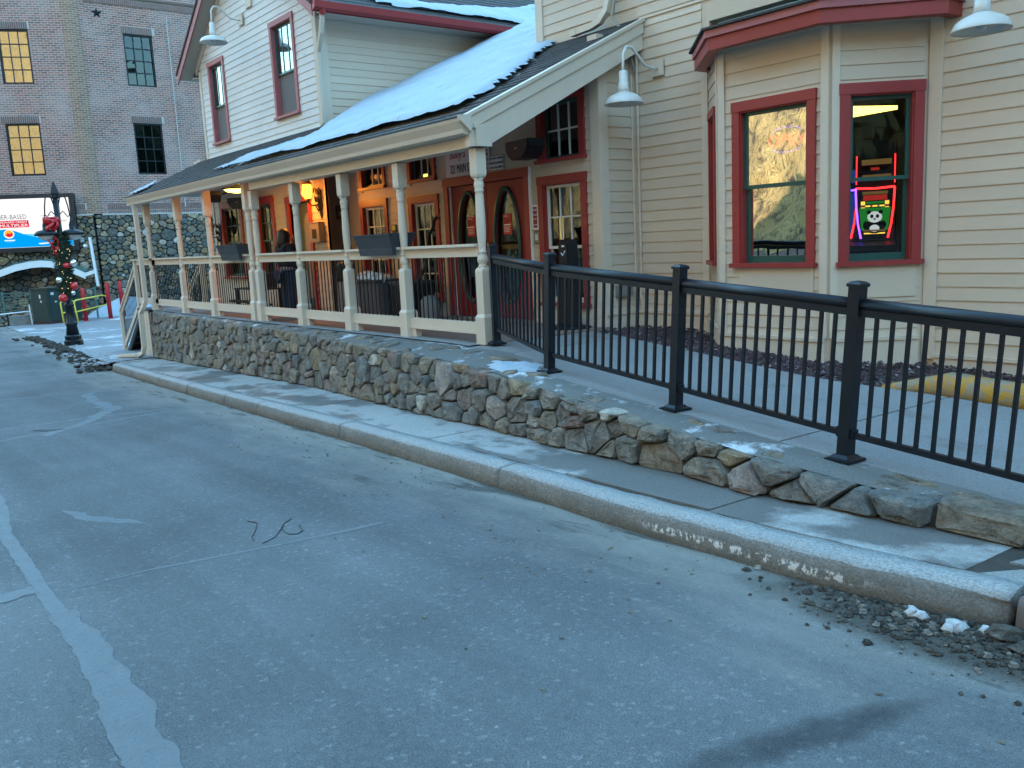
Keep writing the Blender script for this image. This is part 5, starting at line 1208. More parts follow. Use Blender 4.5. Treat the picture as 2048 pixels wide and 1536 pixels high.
# the lower door of the wing: red casing and jamb, an olive panelled leaf standing open inwards
part('door_casing', (lambda m: (m.fbox(FG, hD[0]-.12, hD[0], -1.118, .90, -.14, .045), m.fbox(FG, hD[1], hD[1]+.10, -1.118, .90, -.14, .045), m.fbox(FG, hD[0]-.13, hD[1]+.11, .88, 1.0, -.14, .05))[0])(MB()), m_red, gh)
ld = part('door', MB().fbox(FG, hD[0]+.02, hD[1]-.005, -1.10, .87, -.12, -.08), m_ldoor, gh)
part('arched_panel', MB().prism([FG.P(-15.26+.16*math.cos(a), .38+.3*math.sin(a), -.08) for a in (math.pi*i/10 for i in range(11))]+[FG.P(-15.42, -.9, -.08), FG.P(-15.10, -.9, -.08)], (0, -.03, 0)), m_taupe, ld)
part('kick_plate', MB().fbox(FG, hD[0]+.06, hD[1]-.05, -1.08, -.35, -.08, -.065), mat('teal_door_panel', (.045, .085, .095), .4), ld); part('handle', MB().ball(FG.P(hD[1]-.04, -.30, .0), .045, 8), m_brass, ld)

# ------------------------------------------------------------------ covered porch
PF = -1.115; PY = 5.60
pc = thing('covered_porch', (-13, 5.6, PF), 'cream covered porch with turned posts, black balusters and a snowy shingle roof', 'porch')
RZ = lambda y: 1.28+.46*(y-5.45)
POSTS = [x*1.0185 for x in (-19.27, -17.32, -15.69, -13.87, -13.58, -12.06, -10.58, -9.15, -7.575)]
def post_mesh(flip=False, hh=2.09):
    mb = MB(); s = [(.083, 0), (.083, .295), (.064, .33), (.064, .80), (.058, .822), (.038, .845)]
    mb.lathe(s, 4, (0, 0, 0), True)
    K_ = .84; mb.lathe([(r*K_, z) for r, z in ((.052, .83), (.060, .845), (.060, .86), (.048, .868), (.066, .89), (.072, .92), (.066, .955), (.046, .985), (.056, .995), (.056, 1.01), (.046, 1.02), (.049, 1.06), (.060, 1.20), (.062, 1.35), (.054, 1.60), (.050, 1.635), (.060, 1.645), (.060, 1.66), (.052, 1.67), (.064, 1.70), (.064, 1.735), (.052, 1.755), (.060, 1.765), (.060, 1.78), (.05, 1.79))], 18)
    mb.lathe([(.040, 1.775), (.056, 1.80), (.063, 1.825), (.063, hh)], 4, (0, 0, 0), True)
    return mb
pm = post_mesh().mesh('post', m_trim); pm2 = post_mesh(hh=2.33).mesh('post', m_trim)
for me in (pm, pm2):
    me.polygons.foreach_set('use_smooth', [len(p.vertices) == 4 and abs(p.normal.z) < .9 and .83 < p.center.z < 1.8 and max(abs(p.normal.x), abs(p.normal.y)) > 0 for p in me.polygons])
for i, x in enumerate(POSTS):
    y = PY+.105 if i != 3 else PY+.115
    put('post', pm if i > 3 else pm2, pc, V((x, y, PF))-WL[pc.name])
bal = MB().tube([(0, 0, 0), (0, 0, .72)], .0085, 6).mesh('baluster', m_black)
def rail_run(x0, x1, y=PY+.105):
    part('top_rail', MB().box(x0, x1, y-.075, y+.075, PF+1.065, PF+1.095), m_trim, pc); part('rail_board', MB().box(x0+.0, x1, y-.022, y+.022, PF+.955, PF+1.064), m_trim, pc)
    part('bottom_rail', MB().box(x0, x1, y-.03, y+.03, PF+.105, PF+.235), m_trim, pc); part('rail_moulding', MB().box(x0, x1, y-.042, y+.042, PF+.105, PF+.135), m_trim, pc)
    n_ = max(2, round((x1-x0)/.103))
    for k in range(1, n_):
        put('baluster', bal, pc, V((x0+(x1-x0)*k/n_, y, PF+.235))-WL[pc.name])
    for xx in (x0+.03,): part('rail_foot', MB().box(xx, xx+.11, y-.03, y+.05, PF, PF+.104), m_trim, pc)
for i in range(8):
    if i == 3: continue
    rail_run(POSTS[i]+.055, POSTS[i+1]-.055)
# beam, gutter, rafters, ceiling, rakes
part('beam', MB().box(-13.72, -7.57, 5.60, 5.80, .985, 1.17), m_trim, pc); part('beam_cap', MB().box(-13.86, -7.57, 5.575, 5.80, 1.171, 1.21), m_trim, pc)
part('beam', MB().box(-19.95, -13.73, 5.63, 5.78, 1.211, 1.26), m_trim, pc)
part('gutter', MB().prism([(-19.99, 5.52, 1.10), (-19.99, 5.46, 1.115), (-19.99, 5.45, 1.16), (-19.99, 5.405, 1.235), (-19.99, 5.395, 1.262), (-19.99, 5.41, 1.265), (-19.99, 5.47, 1.175), (-19.99, 5.53, 1.16)], (12.38, 0, 0)), m_trim, pc)
part('fascia', MB().box(-19.98, -7.62, 5.531, 5.56, 1.10, 1.285), m_trim, pc)
YB = 12.2
part('roof_deck', MB().prism([(-20.05, 5.43, RZ(5.43)), (-20.05, 7.24, RZ(7.24)), (-20.05, 7.24, RZ(7.24)-.08), (-20.05, 5.43, RZ(5.43)-.05)], (5.85, 0, 0)), m_soff, pc)
part('roof_deck', MB().prism([(-14.18, 5.43, RZ(5.43)), (-14.18, 8.19, RZ(8.19)), (-14.18, 8.19, RZ(8.19)-.08), (-14.18, 5.43, RZ(5.43)-.05)], (6.48, 0, 0)), m_soff, pc)
part('roof_deck', MB().prism([(-14.18, 8.192, RZ(8.192)), (-14.18, YB, RZ(YB)), (-14.18, YB, RZ(YB)-.08), (-14.18, 8.192, RZ(8.192)-.08)], (4.6, 0, 0)), m_soff, pc)
part('porch_ceiling', MB().box(-13.7, -7.85, 5.82, 7.59, 2.12, 2.15) if 0 else MB().prism([(-14.1, 5.82, RZ(5.82)-.16), (-14.1, 7.58, RZ(7.58)-.16), (-14.1, 7.58, RZ(7.58)-.14), (-14.1, 5.82, RZ(5.82)-.14)], (6.3, 0, 0)), m_soff, pc)
part('porch_ceiling', MB().box(-19.95, -14.12, 5.8, 7.24, 1.275, 1.295), m_soff, pc)
def rake(x, th, lo, hi, y0, y1, nm, m=m_trim):
    part(nm, MB().prism([(x, y0, RZ(y0)+lo), (x, y1, RZ(y1)+lo), (x, y1, RZ(y1)+hi), (x, y0, RZ(y0)+hi)], (th, 0, 0)), m, pc)
part('rake_board', MB().prism([(-7.69, 5.54, .985), (-7.69, 5.75, .985), (-7.69, 8.18, RZ(8.18)-.345), (-7.69, 8.18, RZ(8.18)-.17), (-7.69, 5.54, RZ(5.54)-.17)], (.085, 0, 0)), m_trim, pc)
rake(-7.69, .105, -.168, -.035, 5.54, 8.18, 'rake_board'); rake(-7.69, .125, -.034, .004, 5.50, 8.19, 'rake_trim')
rake(-20.06, .06, -.17, -.0, 5.45, 7.22, 'rake_board')
part('gutter_end_cap', MB().prism([(-7.612, 5.405, 1.235), (-7.612, 5.54, 1.12), (-7.612, 5.54, 1.30), (-7.612, 5.39, 1.29)], (.05, 0, 0)), m_trim, pc)
# shingles: tabs laid course by course where no snow covers them
def in_poly(x, y, P):
    c = False
    for (a, b), (d, e) in zip(P, P[1:]+P[:1]):
        if (b > y) != (e > y) and x < a+(y-b)*(d-a)/(e-b): c = not c
    return c
SNOW = [(-14.72, 5.66), (-14.0, 5.66), (-12.5, 5.68), (-10.5, 5.68), (-8.9, 5.68), (-8.02, 5.66), (-8.0, 5.80), (-8.08, 6.05), (-8.16, 6.4), (-8.40, 6.85), (-8.52, 7.10), (-8.85, 7.5), (-9.1, 7.9), (-9.2, 8.15), (-9.45, 8.3), (-9.6, 9.5), (-9.65, 12.1), (-14.16, 12.1), (-14.16, 8.0), (-13.95, 7.6), (-13.4, 7.0), (-12.9, 6.5), (-12.65, 6.18), (-13.4, 6.16), (-14.2, 6.08), (-14.7, 5.9)]
tabs = []; ra_ = random.Random(2)
k = 0; y = 5.42
while y < YB:
    x = -20.08+(.16 if k % 2 else 0)+ra_.uniform(-.03, .03); xe = -7.67 if y < 8.15 else -9.58
    xs0 = -20.08 if y < 7.15 else -14.18
    while x < xe:
        x1 = min(x+.315, xe); a = max(x, xs0)
        if x1-a > .03 and not in_poly((a+x1)/2, y+.07, SNOW): tabs.append((a+.003, x1-.003, y+ra_.uniform(-.006, .006), y+.15))
        x += .32
    y += .135; k += 1
def tab_mb(t, mb=None):
    mb = mb or MB(); a, b, y0, y1 = t; e = ra_.uniform(0, .004)
    return mb.hexa([(a, y0, RZ(y0)+.004), (b, y0, RZ(y0)+.004), (b, y1, RZ(y1)+.002), (a, y1, RZ(y1)+.002), (a, y0, RZ(y0)+.020+e), (b, y0, RZ(y0)+.020+e), (b, y1, RZ(y1)+.006), (a, y1, RZ(y1)+.006)])
tabs.sort(key=lambda t: t[0]**2+t[2]**2)
for t in tabs[:299]: part('shingle', tab_mb(t), m_shin, pc)
mb = MB()
for t in tabs[299:]: tab_mb(t, mb)
if mb.v: part('far_shingles', mb, m_shin, pc)['kind'] = 'stuff'
mb = MB(); z_ = lambda x: ZA-SLP*(x-XA)+.052
k = 0; x = -13.66
while x > XA+.1:
    yy = 6.94+(.16 if k % 2 else 0)
    while yy < 15.5:
        b = yy+.314; mb.hexa([(x, yy, z_(x)+.0), (x, b, z_(x)+.0), (x-.14, b, z_(x-.14)+.0), (x-.14, yy, z_(x-.14)+.0), (x, yy, z_(x)+.020), (x, b, z_(x)+.020), (x-.14, b, z_(x-.14)+.006), (x-.14, yy, z_(x-.14)+.006)]); yy += .32
    x -= .125; k += 1
part('shingles', mb, m_shin, gh)['kind'] = 'stuff'
def snow_slab(name, P, zf, th, res, label, edge=.16):
    x0, x1 = min(p[0] for p in P), max(p[0] for p in P); y0, y1 = min(p[1] for p in P), max(p[1] for p in P)
    nx, ny = int((x1-x0)/res)+1, int((y1-y0)/res)+1; mb = MB(); keep = {}
    def dist(x, y):
        d = 9
        for (a, b), (c, e) in zip(P, P[1:]+P[:1]):
            L2 = (c-a)**2+(e-b)**2; t = max(0, min(1, ((x-a)*(c-a)+(y-b)*(e-b))/L2)) if L2 else 0
            d = min(d, math.hypot(x-a-t*(c-a), y-b-t*(e-b)))
        return d if in_poly(x, y, P) else -d
    for i in range(nx+1):
        for j in range(ny+1):
            x, y = x0+(x1-x0)*i/nx, y0+(y1-y0)*j/ny; d = dist(x, y)+.03*fbm(x*1.3, y*3.)+.006*fbm(x*8, y*8)
            if d < -.06: continue
            h = .028+th*(1-(1-min(1, max(0, (d+.06)/edge)))**2.2); n_ = 1+.28*fbm(x*.9, y*1.9)+.10*fbm(x*5, y*7)
            keep[i, j] = len(mb.v); mb.v.append((x, y, zf(x, y)+.004+h*n_)); mb.t.append(0)
    for i in range(nx):
        for j in range(ny):
            q = [(i, j), (i+1, j), (i+1, j+1), (i, j+1)]
            if all(p in keep for p in q): mb.f.append(tuple(keep[p] for p in q))
    return struct(name, mb, m_snow, True, 'stuff', label)
snow_slab('roof_snow', SNOW, lambda x, y: RZ(y)+.006, .075, .055, 'thick blue-white snow sheet on the porch roof')
snow_slab('roof_snow', [(-13.90, 8.15), (-13.80, 9.3), (-13.80, 10.4), (-13.82, 11.2), (-13.9, 12.9), (-14.9, 12.9), (-14.55, 12.0), (-14.30, 11.2), (-14.22, 10.4), (-14.05, 9.5), (-14.1, 8.9), (-14.02, 8.2)], lambda x, y: z_(x)+.006, .06, .05, 'narrow strip of snow above the dark red gutter', .12)
snow_slab('roof_snow', [(-20.02, 5.50), (-19.6, 5.50), (-19.3, 5.62), (-19.6, 5.85), (-20.02, 6.1)], lambda x, y: RZ(y)+.006, .03, .04, 'small snow patch on the far corner of the porch roof', .08)
snow_slab('roof_snow', [(-15.6, 5.75), (-15.2, 5.74), (-15.0, 5.82), (-15.3, 5.9)], lambda x, y: RZ(y)+.006, .025, .03, 'tiny snow patch beside the big snow sheet on the porch roof', .08)
rdp = thing('roof_downspout', (-9.0, 8.3, 2.8), 'cream downspout bent over the snow at the top of the porch roof', 'downspout')
part('pipe', MB().tube([(-8.68, 8.05, RZ(8.05)+.10), (-8.35, 8.06, RZ(8.06)+.11), (-8.20, 8.06, RZ(8.06)+.14), (-8.10, 8.08, RZ(8.1)+.22), (-8.06, 8.10, RZ(8.1)+.38), (-8.06, 8.10, 4.6)], [.055]*6, 4), m_trim, rdp); part('end_collar', MB().tube([(-8.70, 8.05, RZ(8.05)+.10), (-8.60, 8.05, RZ(8.05)+.103)], .060, 4), m_trim, rdp)
# landing and stairs at the far end, downspout in front
part('landing_skirt', MB().box(-20.85, -20.15, 5.66, 5.69, -2.2, PF-.03), m_trim, pc)
for k in range(4): part('skirt_batten', MB().box(-20.84+.19*k, -20.68+.19*k, 5.645, 5.659, -2.2, PF-.04), m_trim, pc)
part('landing', MB().box(-20.9, -20.0, 5.64, 7.2, PF-.05, PF), m_charc, pc)
for s in range(6):
    z = PF-.175*(s+1); x = -20.9-.26*s
    part('stair_tread', MB().box(x-.29, x, 5.75, 7.15, z-.035, z), m_charc, pc); part('stair_riser', MB().box(x-.02, x, 5.76, 7.14, z, z+.139), m_black, pc)
for y in (5.70, 7.18):
    part('stair_stringer', MB().beam((-20.85, y, PF-.16), (-22.45, y, PF-1.26), .04, .12), m_bplast, pc)
    part('stair_rail', MB().beam((-20.80, y, PF+.97), (-22.50, y, PF-.12), .10, .04), m_trim, pc); part('stair_rail_board', MB().beam((-20.80, y, PF+.90), (-22.50, y, PF-.19), .04, .09), m_trim, pc)
    part('stair_bottom_rail', MB().beam((-20.80, y, PF+.12), (-22.48, y, PF-.96), .05, .10), m_trim, pc)
    part('newel', MB().box(-22.53, -22.44, y-.045, y+.045, -2.2, PF-.13), m_trim, pc); part('newel', MB().box(-20.88, -20.78, y-.05, y+.05, PF, PF+1.07), m_trim, pc)
    for k in range(1, 16):
        x = -20.85-1.58*k/16; z = PF-1.085*(k/16)*1.01; put('baluster', bal, pc, V((x, y, z+.13))-WL[pc.name])
part('top_rail', MB().box(-20.95, -19.35, 5.63, 5.78, PF+1.065, PF+1.095), m_trim, pc); part('rail_board', MB().box(-20.78, -19.35, 5.683, 5.727, PF+.955, PF+1.064), m_trim, pc); part('bottom_rail', MB().box(-20.78, -19.35, 5.675, 5.735, PF+.105, PF+.235), m_trim, pc)
for k in range(13): put('baluster', bal, pc, V((-20.68+.10*k, 5.705, PF+.235))-WL[pc.name])
dsp = thing('porch_downspout', (-19.8, 5.45, -2.1), 'cream square downspout with a curved foot at the far end of the porch', 'downspout')
part('pipe', MB().tube([(-19.62, 5.46, 1.16), (-19.64, 5.49, 1.0), (-19.66, 5.50, -.6), (-19.66, 5.50, -.90), (-19.70, 5.44, -1.06), (-19.80, 5.40, -1.18), (-19.82, 5.40, -1.9), (-19.86, 5.38, -2.04), (-20.0, 5.32, -2.10), (-20.45, 5.18, -2.12)], .062, 4), m_trim, dsp)
part('foot', MB().beam((-20.0, 5.32, -2.09), (-20.75, 5.10, -2.135), .16, .05), m_trim, dsp)

# ------------------------------------------------------------------ black ramp railing
fe = thing('ramp_railing', (-4.3, 4.9, Zr(-4.3)), 'black metal railing with square posts and balusters along the concrete ramp', 'railing')
FPp = [(-7.53, 5.70), (-5.95, 5.08), (-4.29, 4.88), (-2.80, 4.69), (-1.32, 4.55), (.2, 4.5)]
def fence_post(p, k, nxt):
    x, y = p; z = -1.58-.065*x if x > -7 else -1.105; up = V((.065, 0, 1)).normalized() if x > -7 else V((0, 0, 1))
    t = (V((*nxt, 0))-V((*p, 0))).normalized()
    a = V((x, y, z)); po = part('post', MB().beam(a, a+up*1.045, .075, .075, t), m_black, fe)
    part('cap', MB().lathe([(.046, 0), (.046, .018), (.03, .030), (.004, .036)], 4, (0, 0, 0), True), m_black, po)
    cp = po.children[0]; cp.data.transform(Matrix.Translation(a+up*1.04) @ up.to_track_quat('Z', 'Y').to_matrix().to_4x4() @ Matrix.Rotation(math.atan2(t.y, t.x), 4, 'Z') @ Matrix.Translation(WL[po.name])); cp.data.transform(Matrix.Translation(-WL[po.name]))
    bp = part('base_plate', MB().lathe([(.085, 0), (.085, .015), (.065, .022), (.045, .040)], 4, (0, 0, 0), True), m_black, po); bp.data.transform(Matrix.Translation(a-WL[po.name]) @ Matrix.Rotation(math.atan2(t.y, t.x), 4, 'Z') @ Matrix.Translation(WL[po.name]))
    return a, up
PP = [fence_post(p, i, FPp[i+1] if i < 5 else (2, 4.5)) for i, p in enumerate(FPp)]
for i, nb in enumerate((13, 14, 13, 13, 13)):
    (a, ua), (b, ub) = PP[i], PP[i+1]; t = (b-a).normalized(); e = t*.038
    q = lambda p, u, h: p+u*h
    A0, B0 = a+e, b-e
    part('top_rail', MB().tube([q(A0, ua, .945), q(B0, ub, .945)], .034, 10, .75), m_black, fe, True); part('top_channel', MB().beam(q(A0, ua, .893), q(B0, ub, .893), .034, .042), m_black, fe)
    part('bottom_rail', MB().beam(q(A0, ua, .165), q(B0, ub, .165), .032, .034), m_black, fe)
    for k in range(1, nb+1):
        c = A0.lerp(B0, k/(nb+1)); u = ua.lerp(ub, k/(nb+1))
        part('baluster', MB().beam(q(c, u, .18), q(c, u, .875), .020, .020, t), m_black, fe)
    for pnt, s in ((A0, 1), (B0, -1)): part('rail_bracket', MB().beam(q(pnt, ua, .14), q(pnt, ua, .20), .045, .045, t), m_black, fe)

# ------------------------------------------------------------------ lamps
def barn_lamp(fr, u, v, reach, drop, label, r=.20):
    P = fr.P; t = thing('barn_lamp', P(u, v, 0), label, 'outdoor lamp', 'white gooseneck barn lamps')
    part('wall_plate', MB().fbox(fr, u-.085, u+.085, v-.085, v+.10, .02, .05), m_trim, t)
    k = reach; pts = [P(u, v, .04), P(u, v, .20*k), P(u-.0, v+.02, .42*k), P(u, v+.12, .60*k), P(u, v+.20, .76*k), P(u, v+.20, .90*k), P(u, v+.12, .985*k), P(u, v-.02, 1.0*k), P(u, v-drop+.34, 1.0*k)]
    part('gooseneck', MB().tube(pts, .0165, 8), m_lampw, t, True); part('socket', MB().lathe([(.04, .36), (.05, .34), (.05, .24), (.058, .235), (.062, .17), (.066, .12)], 14, P(u, v-drop, 1.0*k)), m_lampw, t, True)
    sh = MB().lathe([(.066, .125), (.09, .115), (r*.70, .085), (r*.88, .055), (r*.95, .02), (r, -.005), (r*.99, -.012), (r*.90, .012), (r*.65, .06), (.06, .095)], 28, P(u, v-drop, 1.0*k)); part('shade', sh, m_lampw, t, True); part('bulb', MB().ball(P(u, v-drop+.03, k), .045, 8), m_lampw, t, True)
barn_lamp(FM, -7.36, 1.92, .62, .43, 'white barn lamp on the clapboard between the porch gable and the bay window', .225)
barn_lamp(FM, -3.39, 1.95, .62, .47, 'white barn lamp on the clapboard past the bay window', .225)
barn_lamp(FG, -17.28, 4.48, .62, .46, 'white barn lamp high on the gable between the two upper windows', .26)
def lantern(x, y, z, lab, lit):
    t = thing('wall_lantern', (x, y, z), lab, 'lantern')
    part('roof', MB().lathe([(.105, .0), (.085, .035), (.05, .07), (.02, .11), (.018, .15), (.006, .24)], 10, (x, y, z+.12)), m_bronze, t)
    part('glass', MB().lathe([(.05, -.13), (.085, -.08), (.096, .0), (.09, .08), (.08, .118)], 12, (x, y, z)), e_lant if lit else m_lampw, t, True)
    for k in range(8):
        a = k*math.pi/4; part('rib', MB().tube([(x+r_*math.cos(a), y+r_*math.sin(a), z+dz) for r_, dz in ((.055, -.13), (.09, -.08), (.101, 0), (.095, .08), (.085, .118))], .005, 4), m_bronze, t)
    if lit:                                            # the bulb's light
        ld_ = bpy.data.lights.new('lantern_bulb', 'POINT'); ld_.energy = 6.5; ld_.color = (1, .34, .045); ld_.shadow_soft_size = .06
        lo_ = bpy.data.objects.new('lantern_bulb', ld_); COL.objects.link(lo_); lo_.parent = t; lo_.location = (-.02, -.15, -.06)
    part('base', MB().lathe([(.02, -.20), (.035, -.17), (.055, -.155), (.055, -.13)], 10, (x, y, z)), m_bronze, t)
    part('arm', MB().tube([(x, y, z-.18), (x+.02, y+.06, z-.24), (x+.05, y+.13, z-.25), (x+.06, 7.22, z-.20)], .012, 6), m_bronze, t)
    for k in range(3): part('scroll', MB().tube([(x+.05+.02*k, 7.19-.05*k, z-.35+.16*k)]+[(x+.05+.06*math.sin(q)*(1-q/9), 7.17-.04*math.cos(q)*(1-q/9), z-.28+.14*k+.05*math.cos(q)) for q in (0, 1, 2, 3, 4, 5)], .013, 5), m_bronze, t)
    part('back_plate', MB().prism([(x+.09, 7.229, z-.48), (x+.14, 7.229, z-.25), (x+.12, 7.229, z+.02), (x+.03, 7.229, z+.06), (x-.0, 7.229, z-.2), (x+.05, 7.229, z-.42)], (0, -.02, 0)), m_bronze, t)
lantern(-14.60, 7.02, 1.02, 'lit amber glass wall lantern on scrolled bracket beside the olive door', True)
lantern(-19.62, 7.02, .62, 'unlit scrolled wall lantern at the far corner of the porch', False)
cl = thing('ceiling_lamp', (-15.8, 6.6, 1.27), 'lit yellow dish lamp on the porch ceiling', 'ceiling lamp')
part('mount', MB().lathe([(.10, -.06), (.10, 0)], 14, (-16.38, 6.45, 1.274)), m_bplast, cl); part('dish', MB().lathe([(.10, -.02), (.20, -.03), (.25, -.05), (.18, -.10), (.05, -.125)], 20, (-16.38, 6.45, 1.245)), e_ceil, cl, True)
part('rim', MB().lathe([(.25, -.03), (.265, -.04), (.265, -.055), (.25, -.06)], 20, (-16.38, 6.45, 1.245)), m_bplast, cl)
def speaker(c, yaw_, lab, s=1.):
    t = thing('speaker', c, lab, 'loudspeaker', 'black loudspeakers under the porch roof'); c = V(c); X_ = V((math.cos(yaw_), math.sin(yaw_), 0)); Y_ = V((-X_.y, X_.x, 0))
    pr = [(-.27, .09), (.27, .09), (.28, .0), (.20, -.10), (.12, -.145), (-.14, -.145), (-.22, -.09), (-.28, .0)]
    part('cabinet', MB().prism([c+X_*a*s+Y_*.13+V((0, 0, b*s)) for a, b in pr], Y_*-.24), m_bplast, t)
    part('grille', MB().prism([c+X_*a*s*.88+Y_*-.11+V((0, 0, b*s*.85)) for a, b in pr], Y_*-.02), m_charc, t); part('emblem', MB().prism([c+X_*a+Y_*-.131+V((0, 0, b-.02)) for a, b in ((-.03, 0), (.03, .01), (.03, .022), (-.03, .012))], Y_*-.003), m_alu, t)
    part('bracket', MB().tube([c+Y_*.10, c+Y_*.25+V((0, 0, .05)), c+Y_*.30+V((0, 0, .12))], .015, 6), m_bplast, t)
speaker((-8.86, 7.30, 1.15), -.10, 'black loudspeaker on the wall above the red doors')
speaker((-17.0, 6.2, 1.11), -.2, 'black loudspeaker hanging below the porch roof between two far posts', .85)
speaker((-17.5, 6.95, 1.02), .5, 'black loudspeaker on the wall above the planter window', .9)

# ------------------------------------------------------------------ signs and fittings on the porch wall
def board(name, fr, u0, u1, v0, v1, m, label, cat, lines=(), border=None, grp=None, d0=.022, th=.012):
    t = thing(name, fr.P((u0+u1)/2, v0, d0), label, cat, grp); p = part('board', MB().fbox(fr, u0, u1, v0, v1, d0, d0+th), m, t)
    if border:
        w_ = .014; q = MB(); q.fbox(fr, u0-.01, u1+.01, v1-w_, v1+.01, d0+th, d0+th+.004); q.fbox(fr, u0-.01, u1+.01, v0-.01, v0+w_, d0+th, d0+th+.004); q.fbox(fr, u0-.01, u0+w_, v0+w_, v1-w_, d0+th, d0+th+.004); q.fbox(fr, u1-w_, u1+.01, v0+w_, v1-w_, d0+th, d0+th+.004); part('border', q, border, t)
    for (u, v, s, h, mm, *k) in lines:
        o = text(fr, u, v, d0+th+.003, s, h, mm, t, 'lettering', *k)
    return t
board('address_sign', FD, -11.03, -10.30, .955, 1.40, m_wsign, 'white address sign reading 321 MAIN above the red doors', 'sign',
      [(-10.92, 1.21, "Bally's", .125, m_rink, 'LEFT', .28, .92), (-10.92, 1.00, '321 MAIN ST', .125, m_ink, 'LEFT', 0, .54)], d0=.024)
board('notice_sign', FD, -10.29, -9.955, .975, 1.30, m_wsign, 'white notice with five bold black lines, behind the last porch post', 'sign',
      [(-9.97, 1.235, 'NOTICE WILL', .035, m_ink, 'RIGHT'), (-9.97, 1.175, 'BE FINE', .04, m_ink, 'RIGHT'), (-9.97, 1.105, 'PARKED AS', .04, m_ink, 'RIGHT'), (-9.97, 1.04, 'VEHICLES', .04, m_ink, 'RIGHT'), (-9.97, .985, 'TOWED', .035, m_ink, 'RIGHT')], d0=.024)
board('small_notice', FD, -9.94, -9.655, .965, 1.155, m_wsign, 'small white notice of three lines above the right red door', 'sign',
      [(-9.80, 1.105, 'DO NOT SMOKE', .028, m_ink), (-9.80, 1.045, 'FOOD OR DRINKS', .026, m_ink), (-9.80, .985, 'NOT ALLOWED', .028, m_ink)], d0=.024)
board('maroon_plaque', FD, -9.075, -8.958, .13, .43, m_pink_sign, 'narrow maroon plaque with pale border right of the red doors', 'plaque',
      [(-9.016, .365, "Bally's", .028, m_wink, 'CENTER', .28), (-9.016, .305, 'ENTRANCE', .016, m_wink), (-9.016, .245, 'A 21+', .026, m_wink), (-9.016, .175, '24 HRS', .018, m_wink)], m_wink, d0=.024)
for k, (c_, lab) in enumerate(((-10.56, 'red 21+ poster on the oval glass of the left red door, partly behind the post'), (-9.70, 'red 21+ poster on the oval glass of the right red door'))):
    t = board('age_poster', FD, c_-.10, c_+.085, .08, .36, m_post, lab, 'poster', [(c_-.085, .32, 'MUST BE', .018, m_wink, 'LEFT'), (c_-.085, .235, '21+', .070, m_ink, 'LEFT')], None, '21+ posters on the red doors', -.040, .004)
    part('white_bar', MB().fbox(FD, c_-.085, c_+.065, .205, .220, -.036, -.034), m_wink, t)
    for j in range(4): part('text_line', MB().fbox(FD, c_-.085, c_+(.05 if j % 2 else .03), .115+.021*j, .122+.021*j, -.036, -.034), m_wink, t)
db = thing('door_station', FD.P(-9.0, -.02, .02), 'small card reader panel under the maroon plaque', 'card reader')
part('plate', MB().fbox(FD, -9.05, -8.96, -.06, .09, .02, .035), m_taupe, db); part('button', MB().fbox(FD, -9.03, -8.98, -.02, .06, .035, .042), m_wsign, db); part('bezel', MB().fbox(FD, -9.06, -8.95, -.07, .10, .015, .030), m_bplast, db)
board('yellow_black_notice', FD, -12.70, -12.58, .02, .34, m_bplast, 'narrow black notice with a yellow top between two porch windows', 'sign', [(-12.64, .15, '18', .05, m_wink), (-12.64, .09, 'PLUS', .03, m_wink)], d0=.022)
part('yellow_top', MB().fbox(FD, -12.69, -12.59, .25, .33, .034, .037), m_yel, bpy.data.objects['yellow_black_notice'])
mb_ = thing('meter_box', FG.P(-14.64, .12, .03), 'grey beige metal box with a dark window on the orange-lit wall beside the lantern', 'meter box')
part('case', MB().fbox(FG, -14.84, -14.47, .13, .47, .022, .13), m_taupe, mb_); part('window', MB().fbox(FG, -14.74, -14.57, .20, .36, .13, .136), m_int, mb_); part('lid', MB().fbox(FG, -14.85, -14.46, .47, .485, .02, .14), m_taupe, mb_)
FTB = Frame((-14.2, 0, 0), (1, 0, 0))
board('dark_wall_sign', FTB, 7.34, 7.50, .50, .74, m_ink, 'small dark square sign on the shaded return wall behind the post', 'sign', [(7.42, .57, 'B', .07, m_grey)], d0=.005)

# push-button post, bin, storage boxes, bench, canister
pp = thing('push_button_post', (-8.10, 7.30, PF), 'black tapered pedestal with a white tick and round base in front of the right window', 'pedestal')
part('base_plate', MB().lathe([(.26, 0), (.25, .02), (.16, .035), (.14, .05)], 24, (-8.10, 7.30, PF)), m_black, pp, True); part('column', MB().lathe([(.10, .04), (.09, .2), (.075, .75), (.084, .78), (.084, 1.07), (.07, 1.09)], 4, (-8.10, 7.30, PF), True, .12), m_black, pp)
PQ = Frame((-8.10, 7.30, PF), (.12, -1, 0))
part('button_plate', MB().fbox(PQ, -.06, .06, .80, 1.04, .084, .096), m_bplast, pp)
part('tick_mark', MB().tube([PQ.P(-.03, .93, .099), PQ.P(-.008, .895, .099), PQ.P(.035, .955, .099)], .007, 4), m_wink, pp); part('label_strip', MB().fbox(PQ, -.02, .02, 1.0, 1.02, .096, .100), m_wink, pp)
ab = thing('ash_bin', (-13.72, 7.20, PF), 'speckled grey cylindrical ash bin with a black hood by the shaded return wall', 'ash bin')
part('drum', MB().lathe([(.17, 0), (.175, .05), (.165, .55), (.16, .56)], 18, (-13.72, 7.20, PF)), mat('speckled_stone', (.22, .21, .20), .7, .5, 60), ab, True); part('hood', MB().lathe([(.175, .555), (.175, .62), (.15, .80), (.155, .83), (.12, .88), (.02, .90)], 16, (-13.72, 7.20, PF)), m_bplast, ab, True)
sb = thing('slatted_bin', (-12.45, 7.1, PF), 'grey slatted bin topped with crumpled clear plastic under the planter window', 'bin')
